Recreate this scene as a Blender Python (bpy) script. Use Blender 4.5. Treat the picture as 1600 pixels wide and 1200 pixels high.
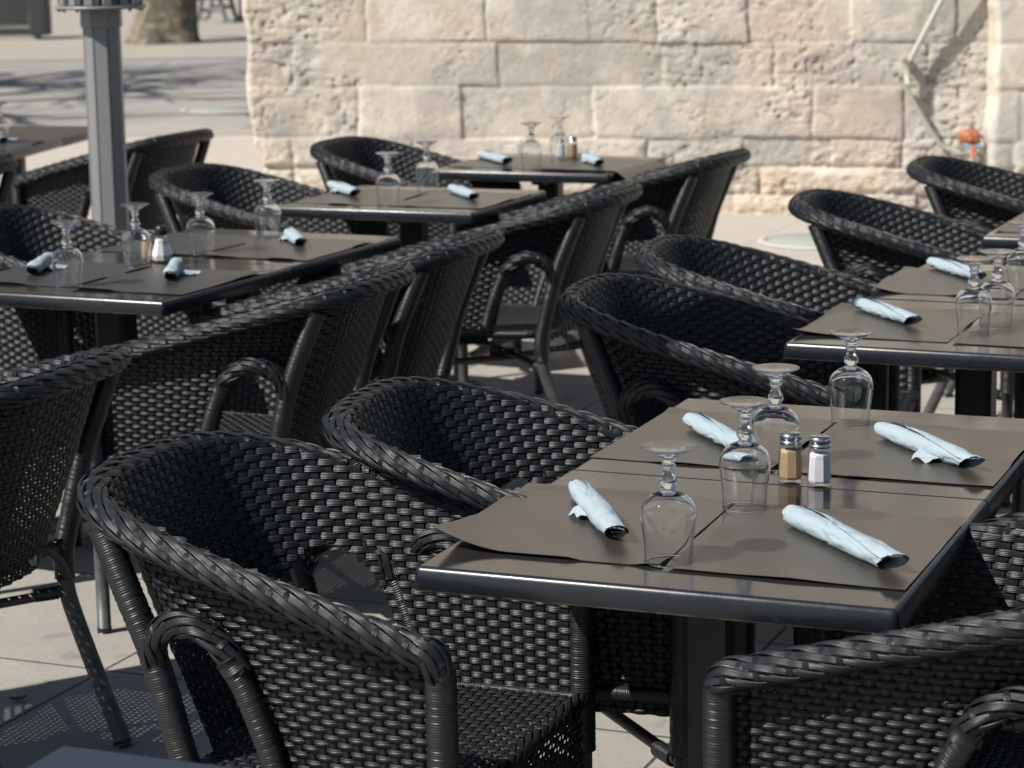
import bpy, math, random
import numpy as np
from mathutils import Vector, Matrix, Quaternion
for o in list(bpy.data.objects): bpy.data.objects.remove(o)
S = bpy.context.scene
COL = S.collection
R = math.radians
rng = np.random.RandomState(7)
random.seed(7)

# ------------------------------------------------------------------ camera
cd = bpy.data.cameras.new("camera"); cam = bpy.data.objects.new("camera", cd); COL.objects.link(cam); S.camera = cam
PITCH, ROLL, HCAM = .1912, -.0152, 1.6631
fw = Vector((0, math.cos(PITCH), -math.sin(PITCH))); rt0 = Vector((1, 0, 0)); up0 = Vector((0, math.sin(PITCH), math.cos(PITCH)))
rt = rt0*math.cos(ROLL)+up0*math.sin(ROLL); up = -rt0*math.sin(ROLL)+up0*math.cos(ROLL)
M3 = Matrix((rt, up, -fw)).transposed()
cam.matrix_world = Matrix.Translation((0, 0, HCAM)) @ M3.to_4x4()
cd.sensor_width = 36; cd.lens = 36*.9368*4000/1600; cd.clip_start = .1; cd.clip_end = 500
cd.dof.use_dof = True; cd.dof.focus_distance = 3.95; cd.dof.aperture_fstop = 8.5
# ------------------------------------------------------------------ sky and sun
w = bpy.data.worlds.new("World"); S.world = w; w.use_nodes = True
nt = w.node_tree; nt.nodes.clear()
sky = nt.nodes.new('ShaderNodeTexSky'); sky.sky_type = 'NISHITA'; sky.sun_disc = False
EL, AZ = 46, 30
sky.sun_elevation = R(EL); sky.sun_rotation = R(270-AZ)
bg = nt.nodes.new('ShaderNodeBackground'); bg.inputs[1].default_value = .055
wo = nt.nodes.new('ShaderNodeOutputWorld'); nt.links.new(sky.outputs[0], bg.inputs[0]); nt.links.new(bg.outputs[0], wo.inputs[0])
sl = bpy.data.lights.new("sun", 'SUN'); sl.energy = 4.6; sl.angle = R(.53); sl.color = (1, .965, .895)
so = bpy.data.objects.new("sun", sl); COL.objects.link(so)
LDIR = Vector((math.cos(R(AZ))*math.cos(R(EL)), math.sin(R(AZ))*math.cos(R(EL)), -math.sin(R(EL))))
so.rotation_euler = LDIR.to_track_quat('-Z', 'Y').to_euler(); so.location = (-6, -4, 8)
S.view_settings.view_transform = 'Standard'; S.view_settings.look = 'None'; S.view_settings.exposure = 0.55; S.view_settings.gamma = 1
S.cycles.max_bounces = 10; S.cycles.transparent_max_bounces = 24; S.cycles.transmission_bounces = 10
S.cycles.caustics_reflective = False; S.cycles.caustics_refractive = False
S.cycles.use_denoising = True; S.cycles.sample_clamp_indirect = 6

# ------------------------------------------------------------------ materials
class NT:
    def __init__(s, name):
        s.m = bpy.data.materials.new(name); s.m.use_nodes = True; s.t = s.m.node_tree
        s.b = s.t.nodes['Principled BSDF']; s.out = s.t.nodes['Material Output']
    def n(s, typ, **kw):
        x = s.t.nodes.new(typ)
        for k, v in kw.items():
            if k.startswith('i_'):
                k = k[2:]; x.inputs[int(k) if k.isdigit() else k.replace('_', ' ')].default_value = v
            else: setattr(x, k, v)
        return x
    def l(s, a, b): s.t.links.new(a, b)
    def math(s, op, a, b=None, c=None):
        x = s.t.nodes.new('ShaderNodeMath'); x.operation = op
        for i, v in enumerate((a, b, c)):
            if v is None: continue
            if isinstance(v, (int, float)): x.inputs[i].default_value = v
            else: s.l(v, x.inputs[i])
        return x.outputs[0]
    def mix(s, f, a, b):
        x = s.t.nodes.new('ShaderNodeMix'); x.data_type = 'RGBA'
        for i, v in ((0, f), (6, a), (7, b)):
            if isinstance(v, (int, float, tuple)): x.inputs[i].default_value = v if not isinstance(v, tuple) else (*v[:3], 1)
            else: s.l(v, x.inputs[i])
        return x.outputs[2]
    def noise(s, scale, detail=3, rough=.5, vec=None, dist=0):
        x = s.n('ShaderNodeTexNoise'); x.inputs['Scale'].default_value = scale; x.inputs['Detail'].default_value = detail
        x.inputs['Roughness'].default_value = rough; x.inputs['Distortion'].default_value = dist
        s.l(vec if vec is not None else s.obj(), x.inputs['Vector'])
        return x.outputs['Fac']
    def obj(s):
        if not hasattr(s, '_tc'): s._tc = s.n('ShaderNodeTexCoord')
        return s._tc.outputs['Object']
    def ramp(s, f, a, b):
        x = s.n('ShaderNodeMapRange'); x.inputs['From Min'].default_value = a; x.inputs['From Max'].default_value = b; s.l(f, x.inputs['Value'])
        return x.outputs[0]
    def bump(s, h, dist, strength=1.0, prev=None):
        x = s.n('ShaderNodeBump'); x.inputs['Distance'].default_value = dist; x.inputs['Strength'].default_value = strength
        s.l(h, x.inputs['Height'])
        if prev is not None: s.l(prev, x.inputs['Normal'])
        return x.outputs[0]
    def setn(s, nrm): s.l(nrm, s.b.inputs['Normal'])
    def set(s, **kw):
        for k, v in kw.items():
            i = s.b.inputs[k.replace('_', ' ')]
            if isinstance(v, tuple): i.default_value = (*v, 1) if len(v) == 3 else v
            elif isinstance(v, (int, float)): i.default_value = v
            else: s.l(v, i)
        return s

def attr(N, name):
    a = N.n('ShaderNodeAttribute'); a.attribute_name = name
    sep = N.n('ShaderNodeSeparateXYZ'); N.l(a.outputs['Vector'], sep.inputs[0]); return sep.outputs

def m_rattan():
    N = NT('rattan'); st = attr(N, 'st')
    s = N.math('SINE', N.math('MULTIPLY', st[0], math.pi*5.0))
    nz = N.noise(900, 2)
    b = N.bump(s, .00028, 1.0); b = N.bump(nz, .0003, .25, b)
    big = N.noise(9, 3); dust = N.ramp(N.noise(55, 4), .45, .8)
    N.set(Base_Color=N.mix(N.math('MULTIPLY', dust, .5), N.mix(big, (.005, .0066, .0098), (.010, .012, .0158)), (.028, .027, .026)),
          Roughness=N.ramp(N.noise(40, 3), -.1, 2.2)); N.b.inputs['Specular IOR Level'].default_value = .47
    r = N.math('ADD', N.math('MULTIPLY', N.noise(60, 3),   .18), .31); N.l(r, N.b.inputs['Roughness'])
    N.setn(b); return N.m
def m_wrapped():
    N = NT('wrapped_rattan'); st = attr(N, 'st')
    f = N.math('SINE', N.math('MULTIPLY', st[1], 2*math.pi/.0038))
    wob = N.math('ADD', st[1], N.math('MULTIPLY', N.noise(9, 1), .006))
    g = N.math('PINGPONG', wob, .0055); g = N.ramp(g, 0, .0012)
    b = N.bump(f, .00035, .8); b = N.bump(g, .0007, .5, b)
    r = N.math('ADD', N.math('MULTIPLY', N.noise(60, 3), .16), .31)
    N.set(Base_Color=N.mix(N.noise(14, 3), (.007, .008, .010), (.014, .015, .017)), Roughness=r); N.setn(b); return N.m
def m_core():
    N = NT('core'); N.set(Base_Color=(.006, .006, .006), Roughness=.7); return N.m
def m_legmetal():
    N = NT('grey_painted_tube')
    N.set(Base_Color=N.mix(N.ramp(N.noise(30, 5, .6), .4, .75), (.045, .047, .05), (.085, .085, .085)), Roughness=N.math('ADD', N.math('MULTIPLY', N.noise(80, 3), .2), .38))
    N.setn(N.bump(N.noise(400, 2), .0002, .3)); return N.m
def m_table():
    N = NT('black_laminate')
    big = N.noise(6, 4); fine = N.noise(700, 2)
    sm = N.ramp(N.noise(18, 5, .65, dist=.6), .38, .75)
    spk = N.ramp(N.noise(330, 2), .72, .78)
    N.set(Base_Color=N.mix(spk, N.mix(big, (.016, .016, .017), (.026, .025, .024)), (.07, .065, .06)), Roughness=N.math('ADD', N.math('MULTIPLY', sm, .09), .075))
    N.b.inputs['Specular IOR Level'].default_value = .5; N.b.inputs['IOR'].default_value = 1.9
    N.setn(N.bump(fine, .00006, .5)); return N.m
def m_tableedge():
    N = NT('black_edge')
    sc = N.ramp(N.noise(60, 6, .7), .6, .72)
    geo = N.n('ShaderNodeSeparateXYZ'); N.l(N.obj(), geo.inputs[0])
    low = N.ramp(geo.outputs[2], .7175, .7155)
    c = N.mix(N.math('MULTIPLY', sc, .5), (.011, .0135, .018), (.045, .045, .048))
    c = N.mix(N.math('MULTIPLY', low, N.ramp(N.noise(50, 4), .3, .6)), c, (.16, .11, .07))
    N.set(Base_Color=c, Roughness=N.math('ADD', N.math('MULTIPLY', N.noise(45, 5), .25), .16)); N.setn(N.bump(N.noise(260, 3), .0003, .3)); return N.m
def m_column():
    N = NT('black_column'); N.set(Base_Color=(.013, .013, .014), Roughness=.5); N.setn(N.bump(N.noise(500, 2), .0002, .4)); return N.m
def m_cast():
    N = NT('cast_base'); N.set(Base_Color=N.mix(N.ramp(N.noise(12, 5), .4, .7), (.07, .07, .07), (.15, .135, .115)), Roughness=.5, Metallic=.0); N.setn(N.bump(N.noise(90, 4), .001, .4)); return N.m
def m_mat():
    N = NT('paper_placemat'); tc = N.obj()
    mp = N.n('ShaderNodeMapping'); mp.inputs['Rotation'].default_value = (0, 0, R(28)); N.l(tc, mp.inputs[0])
    sp = N.n('ShaderNodeSeparateXYZ'); N.l(mp.outputs[0], sp.inputs[0])
    a = N.math('SINE', N.math('MULTIPLY', sp.outputs[0], 2*math.pi/.0036)); b = N.math('SINE', N.math('MULTIPLY', sp.outputs[1], 2*math.pi/.0027))
    h = N.math('MULTIPLY', a, b)
    st = N.ramp(N.noise(9, 5, .6, dist=.5), .42, .72)
    N.set(Base_Color=N.mix(N.math('MULTIPLY', st, .6), (.036, .032, .0275), (.046, .041, .035)), Roughness=N.math('ADD', N.math('MULTIPLY', N.noise(12, 2), .08), .27))
    N.b.inputs['IOR'].default_value = 1.95
    bb = N.bump(h, .00014, .5); bb = N.bump(N.noise(4, 2), .0022, .25, bb); N.setn(bb); return N.m
def m_napkin():
    N = NT('pale_blue_napkin'); v = N.noise(1400, 2)
    N.set(Base_Color=N.mix(N.noise(30, 3), (.275, .335, .375), (.32, .38, .42)), Roughness=.95)
    N.b.inputs['Specular IOR Level'].default_value = .15
    b = N.bump(v, .0003, .5); b = N.bump(N.noise(50, 3, .55, dist=.8), .0014, .6, b); N.setn(b); return N.m
def m_thinglass(name='thin_glass', k=1.5, tint=(.975, .985, .98)):
    N = NT(name); N.t.nodes.remove(N.b)
    tr = N.n('ShaderNodeBsdfTransparent'); tr.inputs[0].default_value = (*tint, 1)
    gl = N.n('ShaderNodeBsdfGlossy'); gl.inputs['Roughness'].default_value = .025; gl.inputs[0].default_value = (1, 1, 1, 1)
    lw = N.n('ShaderNodeFresnel'); lw.inputs['IOR'].default_value = 1.45
    f = N.math('MINIMUM', N.math('MULTIPLY', lw.outputs[0], k), .48)
    mx = N.n('ShaderNodeMixShader'); N.l(f, mx.inputs[0]); N.l(tr.outputs[0], mx.inputs[1]); N.l(gl.outputs[0], mx.inputs[2])
    N.l(mx.outputs[0], N.out.inputs[0]); return N.m
def m_glass():
    N = NT('solid_glass'); N.t.nodes.remove(N.b)
    g = N.n('ShaderNodeBsdfGlass'); g.inputs['IOR'].default_value = 1.48; g.inputs['Roughness'].default_value = .03
    t_ = N.n('ShaderNodeBsdfTransparent'); mx = N.n('ShaderNodeMixShader'); mx.inputs[0].default_value = .0; N.l(g.outputs[0], mx.inputs[1]); N.l(t_.outputs[0], mx.inputs[2])
    N.l(mx.outputs[0], N.out.inputs[0]); return N.m
def m_bowl():
    N = NT('bowl_glass'); N.t.nodes.remove(N.b)
    g = N.n('ShaderNodeBsdfGlass'); g.inputs['IOR'].default_value = 1.45; g.inputs['Roughness'].default_value = .025; t_ = N.n('ShaderNodeBsdfTransparent'); mx = N.n('ShaderNodeMixShader'); mx.inputs[0].default_value = .0
    N.l(g.outputs[0], mx.inputs[1]); N.l(t_.outputs[0], mx.inputs[2]); N.l(mx.outputs[0], N.out.inputs[0]); return N.m
def simple(name, col, rough=.5, metal=0, bump=None, spec=None, var=None):
    N = NT(name)
    c = col
    if var: c = N.mix(N.noise(var[0], 4), col, var[1])
    N.set(Base_Color=c, Roughness=rough, Metallic=metal)
    if bump: N.setn(N.bump(N.noise(bump[0], 4), bump[1], .6))
    if spec is not None: N.b.inputs['Specular IOR Level'].default_value = spec
    return N.m
def m_stone(name='limestone'):
    N = NT(name); a = N.n('ShaderNodeAttribute'); a.attribute_name = 'tone'
    fine = N.noise(120, 4, .65); sp = N.ramp(N.noise(45, 5, .7), .60, .72)
    c = N.mix(N.math('MULTIPLY', sp, .35), a.outputs['Color'], (.26, .23, .19))
    c2 = N.n('ShaderNodeMix'); c2.data_type = 'RGBA'; c2.blend_type = 'MULTIPLY'; c2.inputs[0].default_value = 1
    N.l(c, c2.inputs[6]); g = N.ramp(fine, -.9, .62)
    cc = N.n('ShaderNodeCombineColor'); [N.l(g, cc.inputs[i]) for i in range(3)]; N.l(cc.outputs[0], c2.inputs[7])
    N.set(Base_Color=c2.outputs[2], Roughness=.92); N.b.inputs['Specular IOR Level'].default_value = .2
    b = N.bump(N.noise(34, 6, .7), .011, .5); b = N.bump(fine, .004, .6, b); N.setn(b); return N.m
def m_paving():
    N = NT('terrace_paving'); mp = N.n('ShaderNodeMapping'); mp.vector_type = 'TEXTURE'
    mp.inputs['Location'].default_value = (-.938, 5.239, 0); mp.inputs['Rotation'].default_value = (0, 0, -.39)
    N.l(N.obj(), mp.inputs[0])
    br = N.n('ShaderNodeTexBrick'); br.offset = 0; br.squash = 1; N.l(mp.outputs[0], br.inputs['Vector'])
    br.inputs['Scale'].default_value = 1; br.inputs['Brick Width'].default_value = .683; br.inputs['Row Height'].default_value = .70
    br.inputs['Mortar Size'].default_value = .0045; br.inputs['Mortar Smooth'].default_value = .3
    br.inputs['Color1'].default_value = (0, 0, 0, 1); br.inputs['Color2'].default_value = (1, 1, 1, 1); br.inputs['Mortar'].default_value = (.5, .5, .5, 1)
    n1 = N.noise(3.5, 6, .65); n2 = N.noise(60, 5, .7); n3 = N.noise(260, 3, .7)
    c = N.mix(br.outputs['Color'], (.285, .265, .235), (.325, .30, .265))
    c = N.mix(N.ramp(n1, .38, .68), c, (.235, .222, .20)); c = N.mix(N.math('MULTIPLY', N.ramp(n2, .48, .72), .7), c, (.19, .175, .16))
    c = N.mix(N.math('MULTIPLY', N.ramp(n3, .3, .7), .35), c, (.38, .36, .325))
    sep = N.n('ShaderNodeSeparateXYZ'); N.l(N.obj(), sep.inputs[0])
    dots = N.ramp(N.noise(95, 2, .4), .70, .76); c = N.mix(N.math('MULTIPLY', dots, .7), c, (.09, .08, .07))
    spots = N.ramp(N.noise(7, 2, .4), .66, .70); c = N.mix(N.math('MULTIPLY', spots, .35), c, (.13, .12, .11))
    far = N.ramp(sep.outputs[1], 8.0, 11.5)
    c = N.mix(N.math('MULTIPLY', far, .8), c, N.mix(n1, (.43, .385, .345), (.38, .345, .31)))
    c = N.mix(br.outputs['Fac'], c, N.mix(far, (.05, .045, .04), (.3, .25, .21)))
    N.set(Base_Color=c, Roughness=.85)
    h = N.math('SUBTRACT', N.math('MULTIPLY', n2, .35), br.outputs['Fac']); b = N.bump(h, .004, .8); b = N.bump(n3, .0012, .7, b); N.setn(b); return N.m
def m_asphalt():
    N = NT('pale_asphalt'); n1 = N.noise(.5, 5, .6); n2 = N.noise(30, 4, .7)
    c = N.mix(N.ramp(n1, .35, .7), (.25, .24, .225), (.34, .315, .285)); c = N.mix(N.math('MULTIPLY', N.ramp(n2, .45, .7), .4), c, (.22, .2, .19))
    N.set(Base_Color=c, Roughness=.9); N.setn(N.bump(n2, .006, .6)); return N.m

RAT, WRAP, CORE, LEGM, TAB, EDG, COLM, CAST, MATM, NAP = m_rattan(), m_wrapped(), m_core(), m_legmetal(), m_table(), m_tableedge(), m_column(), m_cast(), m_mat(), m_napkin()
THIN, FOOTG, GLS = m_thinglass('thin_glass', 1.0, (.997, .998, .998)), m_thinglass('foot_glass', .75, (.965, .985, .975)), m_glass()
BOWL = m_bowl()
STONE, PAVE, ASPH = m_stone(), m_paving(), m_asphalt()
STEEL = simple('steel', (.55, .55, .56), .22, 1); BLKP = simple('black_plastic', (.012, .012, .013), .35)
PEP = simple('pepper', (.42, .27, .15), .9, var=(90, (.55, .38, .23)), bump=(300, .001)); SALT = simple('salt', (.82, .83, .84), .9, bump=(300, .0006))
DUST = simple('bare_chipboard', (.32, .22, .12), .9, bump=(300, .002))
MAST = simple('grey_aluminium', (.20, .205, .21), .45, .1, bump=(220, .0002)); MASTD = simple('dark_clips', (.06, .065, .07), .5)

# ------------------------------------------------------------------ mesh helpers
class MB:
    def __init__(s): s.v = []; s.f = []; s.mi = []; s.st = []; s.n = 0; s.sm = []
    def add(s, V, F, mi=0, st=None, smooth=True):
        V = np.asarray(V, float).reshape(-1, 3)
        s.v.append(V); s.st.append(np.zeros((len(V), 2)) if st is None else np.asarray(st, float).reshape(-1, 2))
        F = [tuple(int(i)+s.n for i in f) for f in F] if not isinstance(F, np.ndarray) else (F+s.n).tolist()
        s.f += F; s.mi += [mi]*len(F); s.sm += [smooth]*len(F); s.n += len(V); return s
    def grid(s, P, mi=0, st=None, closeu=False, closev=False, smooth=True, flip=False):
        P = np.asarray(P, float); nu, nv = P.shape[:2]
        I = np.arange(nu*nv).reshape(nu, nv)
        a = np.concatenate([I, I[:1]], 0) if closeu else I
        a = np.concatenate([a, a[:, :1]], 1) if closev else a
        F = np.stack([a[:-1, :-1], a[1:, :-1], a[1:, 1:], a[:-1, 1:]], -1).reshape(-1, 4)
        if flip: F = F[:, ::-1]
        return s.add(P.reshape(-1, 3), F, mi, None if st is None else np.asarray(st).reshape(-1, 2), smooth)
    def box(s, c, d, mi=0, rz=0, bev=0.0):
        c = np.array(c, float); hx, hy, hz = np.array(d)/2
        pr = []
        b = min(bev, hx*.9, hy*.9, hz*.9)
        levels = [(-hz, b), (-hz+b, 0), (hz-b, 0), (hz, b)] if b > 0 else [(-hz, 0), (hz, 0)]
        ca, sa = math.cos(rz), math.sin(rz)
        for z, ins in levels:
            x, y = hx-ins, hy-ins
            if b > 0:
                q = [(x, -y+b), (x, y-b), (x-b, y), (-x+b, y), (-x, y-b), (-x, -y+b), (-x+b, -y), (x-b, -y)]
            else: q = [(x, -y), (x, y), (-x, y), (-x, -y)]
            pr.append([(c[0]+u*ca-v*sa, c[1]+u*sa+v*ca, c[2]+z) for u, v in q])
        P = np.array(pr); k = P.shape[1]
        n0 = s.n; s.grid(P, mi, closev=True, smooth=False, flip=True)
        s.f += [tuple(n0+i for i in range(k))[::-1], tuple(n0+(len(levels)-1)*k+i for i in range(k))]; s.mi += [mi]*2; s.sm += [False]*2
        return s
    def tube(s, path, r, mi=0, k=16, cap=True, upv=(0, 0, 1), ell=None):
        P = np.asarray(path, float); n = len(P); r = np.atleast_1d(np.asarray(r, float)); rr = np.interp(np.linspace(0, 1, n), np.linspace(0, 1, len(r)), r) if len(r) > 1 else np.full(n, r[0])
        T, U, W = frames(P, upv); L = np.concatenate([[0], np.cumsum(np.linalg.norm(np.diff(P, axis=0), axis=1))])
        a = np.linspace(0, 2*np.pi, k, endpoint=False); e = ell or (1, 1)
        G = P[:, None]+rr[:, None, None]*(np.cos(a)[None, :, None]*W[:, None]*e[0]+np.sin(a)[None, :, None]*U[:, None]*e[1])
        st = np.stack(np.broadcast_arrays(a[None]/(2*np.pi), L[:, None]), -1)
        n0 = s.n; s.grid(G, mi, st, closev=True)
        if cap:
            s.f += [tuple(n0+i for i in range(k))[::-1], tuple(n0+(n-1)*k+i for i in range(k))]; s.mi += [mi]*2; s.sm += [False]*2
        return s
    def lathe(s, prof, k=32, mi=0, c=(0, 0, 0), smooth=True, poly=None):
        prof = np.asarray(prof, float); a = np.linspace(0, 2*np.pi, k, endpoint=False)
        P = np.stack([prof[:, 0][:, None]*np.cos(a)[None]+c[0], prof[:, 0][:, None]*np.sin(a)[None]+c[1], np.repeat(prof[:, 1][:, None], k, 1)+c[2]], -1)
        return s.grid(P, mi, closev=True, smooth=smooth, flip=True)
    def build(s, name, mats, parent=None, tone=None):
        me = bpy.data.meshes.new(name)
        V = np.concatenate(s.v); me.from_pydata(V.tolist(), [], s.f); 
        for m in (mats if isinstance(mats, (list, tuple)) else [mats]): me.materials.append(m)
        me.polygons.foreach_set('material_index', s.mi); me.polygons.foreach_set('use_smooth', s.sm)
        at = me.attributes.new('st', 'FLOAT_VECTOR', 'POINT'); q = np.zeros((len(V), 3)); q[:, :2] = np.concatenate(s.st); at.data.foreach_set('vector', q.ravel())
        if tone is not None:
            a2 = me.attributes.new('tone', 'FLOAT_COLOR', 'POINT'); c = np.ones((len(V), 4)); c[:, :3] = tone; a2.data.foreach_set('color', c.ravel())
        me.update(); o = bpy.data.objects.new(name, me); COL.objects.link(o)
        if parent is not None: o.parent = parent
        return o
def frames(P, upv=(0, 0, 1)):
    T = np.gradient(P, axis=0); T /= np.linalg.norm(T, axis=1)[:, None]+1e-12
    u = np.broadcast_to(np.asarray(upv, float), P.shape)
    W = np.cross(T, u); bad = np.linalg.norm(W, axis=1) < .15
    if bad.any():
        # parallel transport for steep tubes
        W = np.zeros_like(P); a = np.array([1., 0, 0]) if abs(T[0][0]) < .9 else np.array([0, 1., 0])
        w0 = np.cross(T[0], a); w0 /= np.linalg.norm(w0)
        for i in range(len(P)):
            w0 = w0-T[i]*(w0@T[i]); w0 /= np.linalg.norm(w0); W[i] = w0
    W = W/np.linalg.norm(W, axis=1)[:, None]; U = np.cross(W, T); return T, U, W
def smooth_path(pts, n=40):
    P = np.array(pts, float); P = np.vstack([2*P[0]-P[1], P, 2*P[-1]-P[-2]]); out = []
    m = len(P)-3; per = max(2, n//m)
    for i in range(m):
        p0, p1, p2, p3 = P[i:i+4]
        for t in np.linspace(0, 1, per, endpoint=False):
            out.append(.5*((2*p1)+(-p0+p2)*t+(2*p0-5*p1+4*p2-p3)*t*t+(-p0+3*p1-3*p2+p3)*t**3))
    out.append(P[-2]); return np.array(out)
def ribbon(mb, C, N, W, hw, th=.0013, crown=.0008, u0=0, mi=0):
    """closed flat strap along C with unit normals N and unit width vectors W"""
    n = len(C)
    if n < 2: return
    o = np.array([[-1, 0, 0], [-.55, 1, .5], [.55, 1, .5], [1, 0, 0], [0, -1, .5]])
    G = C[:, None]+W[:, None]*(o[:, 0]*hw)[None, :, None]+N[:, None]*(np.array([0, crown, crown, 0, -th]))[None, :, None]
    L = np.concatenate([[0], np.cumsum(np.linalg.norm(np.diff(C, axis=0), axis=1))])+u0
    st = np.stack(np.broadcast_arrays(o[:, 0][None], L[:, None]), -1)
    mb.grid(G, mi, st, closev=True)
def sq(x, k=1.9): return np.tanh(k*x)/np.tanh(k)

def tag(o, label=None, cat=None, group=None, kind=None):
    if label: o['label'] = label
    if cat: o['category'] = cat
    if group: o['group'] = group
    if kind: o['kind'] = kind
    return o
def empty(name, loc=(0, 0, 0), rz=0):
    o = bpy.data.objects.new(name, None); COL.objects.link(o); o.location = loc; o.rotation_euler = (0, 0, rz); o.empty_display_size = .1; return o
def copy_tree(o, parent=None):
    c = o.copy(); COL.objects.link(c); c.parent = parent
    for ch in list(o.children):
        if ch.get('category'): continue
        copy_tree(ch, c)
    return c
USED = set()
def place(proto, loc, rz, label, cat, group=None):
    if proto.name in USED: o = copy_tree(proto)
    else: o = proto; USED.add(proto.name)
    o.location = loc; o.rotation_euler = (0, 0, rz); tag(o, label, cat, group); return o

# ------------------------------------------------------------------ value noise for the stone
def vnoise(X, Y, f, seed):
    r = np.random.RandomState(seed); G = r.rand(256, 256); x = X*f+1000; y = Y*f+1000
    xi = np.floor(x).astype(int); yi = np.floor(y).astype(int); fx = x-xi; fy = y-yi
    fx = fx*fx*(3-2*fx); fy = fy*fy*(3-2*fy); g = lambda a, b: G[a % 256, b % 256]
    return (g(xi, yi)*(1-fx)+g(xi+1, yi)*fx)*(1-fy)+(g(xi, yi+1)*(1-fx)+g(xi+1, yi+1)*fx)*fy
def fbm(X, Y, f, oct=4, seed=1, gain=.5):
    s = 0; a = 1; t = 0
    for i in range(oct): s = s+a*vnoise(X, Y, f*2**i, seed+i*7); t += a; a *= gain
    return s/t
def sstep(a, b, x): t = np.clip((x-a)/(b-a), 0, 1); return t*t*(3-2*t)
XC = lambda px: -1.462+(px-380)*.003561
COURSES = [-.2, .13, .285, .452, .742, .988, 1.262]
JOINTS = {0: [450, 700, 985, 1300], 1: [449, 560, 760, 980, 1189, 1415], 2: [449, 640, 815, 1010, 1160, 1300, 1415], 3: [556, 718, 926, 1102, 1272, 1415],
          4: [455, 776, 1034, 1211, 1334, 1450], 5: [572, 760, 919, 1027, 1168, 1330]}
def stone_field(X, Z, seed=0, xoff=0):
    """height towards the viewer and albedo of the coursed limestone, all in wall coordinates"""
    zp = Z+.0152*(X-.3)+(fbm(X, Z, 2.2, 3, 5+seed)-.5)*.022
    xs = X+(fbm(X, Z, 6, 3, 9+seed)-.5)*.03
    cz = list(COURSES); r = np.random.RandomState(11+seed)
    while cz[-1] < 12: cz.append(cz[-1]+r.uniform(.24, .31))
    cz = np.array(cz); ci = np.clip(np.searchsorted(cz, zp)-1, 0, len(cz)-2)
    lo = cz[ci]; hi = cz[ci+1]; dz = np.minimum(zp-lo, hi-zp)
    dx = np.full(X.shape, 9.); bid = np.zeros(X.shape); js = np.zeros(X.shape)
    for c in range(len(cz)-1):
        m = ci == c
        if not m.any(): continue
        if c in JOINTS and seed == 0: J = [-3.]+[XC(p) for p in JOINTS[c]]
        else: J = [-3.+r.uniform(0, .5)]
        while J[-1] < 12: J.append(J[-1]+r.uniform(.45, .95))
        J = np.array(J); k = np.searchsorted(J, xs[m])
        a = np.abs(xs[m]-J[np.clip(k-1, 0, len(J)-1)]); b = np.abs(xs[m]-J[np.clip(k, 0, len(J)-1)])
        dx[m] = np.minimum(a, b); bid[m] = c*50+k; jst = np.random.RandomState(c+31).uniform(.1, 1, 200); js[m] = jst**1.6*1.1 if False else jst[np.where(a < b, k-1, k) % 200]
    bt = np.random.RandomState(3+seed).rand(4000)[bid.astype(int) % 4000]; bt2 = np.random.RandomState(5+seed).rand(4000)[bid.astype(int) % 4000]
    er = fbm(X, Z, 1.6, 4, 21+seed); erode = sstep(.52, .70, er+.10*(zp > .742)-.06*(zp < .45)*0)
    low = sstep(.50, .2, zp)
    gz = np.exp(-(dz/.0075)**2)*(.15+1.0*sstep(.35, .75, fbm(X, Z, 2.2, 3, 41)))
    gx = np.exp(-(dx/.0075)**2)*js
    rnd = np.clip(1-np.minimum(dz, dx+.03*(js < .3))/.05, 0, 1)**2*(.0025+.018*low)*(.3+1.2*fbm(X, Z, 2.7, 2, 47))
    h = (bt-.5)*.016*(1+low)-.0085*np.maximum(gz*.7, gx)-rnd
    rough = (fbm(X, Z, 14, 5, 61, .6)-.5)
    h += rough*(.005+.009*erode+.014*low)
    rid = np.abs(fbm(X*1.0, Z*2.3, 9, 4, 71, .55)-.5)*2
    h -= (erode*.010+low*.010)*np.clip(.30-rid, 0, 1)*2
    pit = fbm(X, Z, 34, 3, 83, .55); pm = sstep(.66, .76, pit)*(.15+erode)
    h -= .008*pm
    crack = np.abs(fbm(X, Z*1.6, 2.3, 4, 93, .55)-.5); ck = np.exp(-(crack/.006)**2)*sstep(.50, .62, fbm(X, Z, 1.1, 2, 97))*sstep(1.0, .5, zp); ck = ck*.5; h -= .012*ck
    # ---- albedo
    base = np.array([.67, .61, .525]); C = np.ones(X.shape+(3,))*base
    C *= (1+(bt2-.5)*.22)[..., None]; yl = sstep(.42, .2, zp)*.5; C = C*(1-yl[..., None])+yl[..., None]*np.array([.72, .63, .48]); mot = fbm(X, Z, 3.5, 5, 171, .62); C = C*(1-.55*sstep(.48, .68, mot+.05*(Z > .7))[..., None])+.55*sstep(.48, .68, mot+.05*(Z > .7))[..., None]*np.array([.57, .475, .365])
    pink = sstep(.55, .7, fbm(X, Z, 1.2, 2, 101+seed)+.10*(bt > .6)); C = C*(1-pink[..., None]*.6)+pink[..., None]*.6*np.array([.66, .525, .43])
    cream = sstep(.55, .72, fbm(X, Z, 2.0, 3, 111+seed)); C = C*(1-cream[..., None]*.5)+cream[..., None]*.5*np.array([.77, .71, .61])
    grey = sstep(.50, .68, fbm(X, Z, 2.6, 5, 121+seed, .6)+.07*erode); gx_ = np.maximum(grey*.55, 0)
    gx_ = np.maximum(gx_, .85*sstep(.42, .60, fbm(X, Z, 5, 5, 131, .6))*np.exp(-((X-2.42)/.28)**2)*sstep(.25, .45, Z))
    gx_ = np.maximum(gx_, .8*np.exp(-((X+1.28)/.12)**2-((Z-.55)/.1)**2))
    C = C*(1-gx_[..., None])+gx_[..., None]*np.array([.38, .37, .35])
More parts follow.
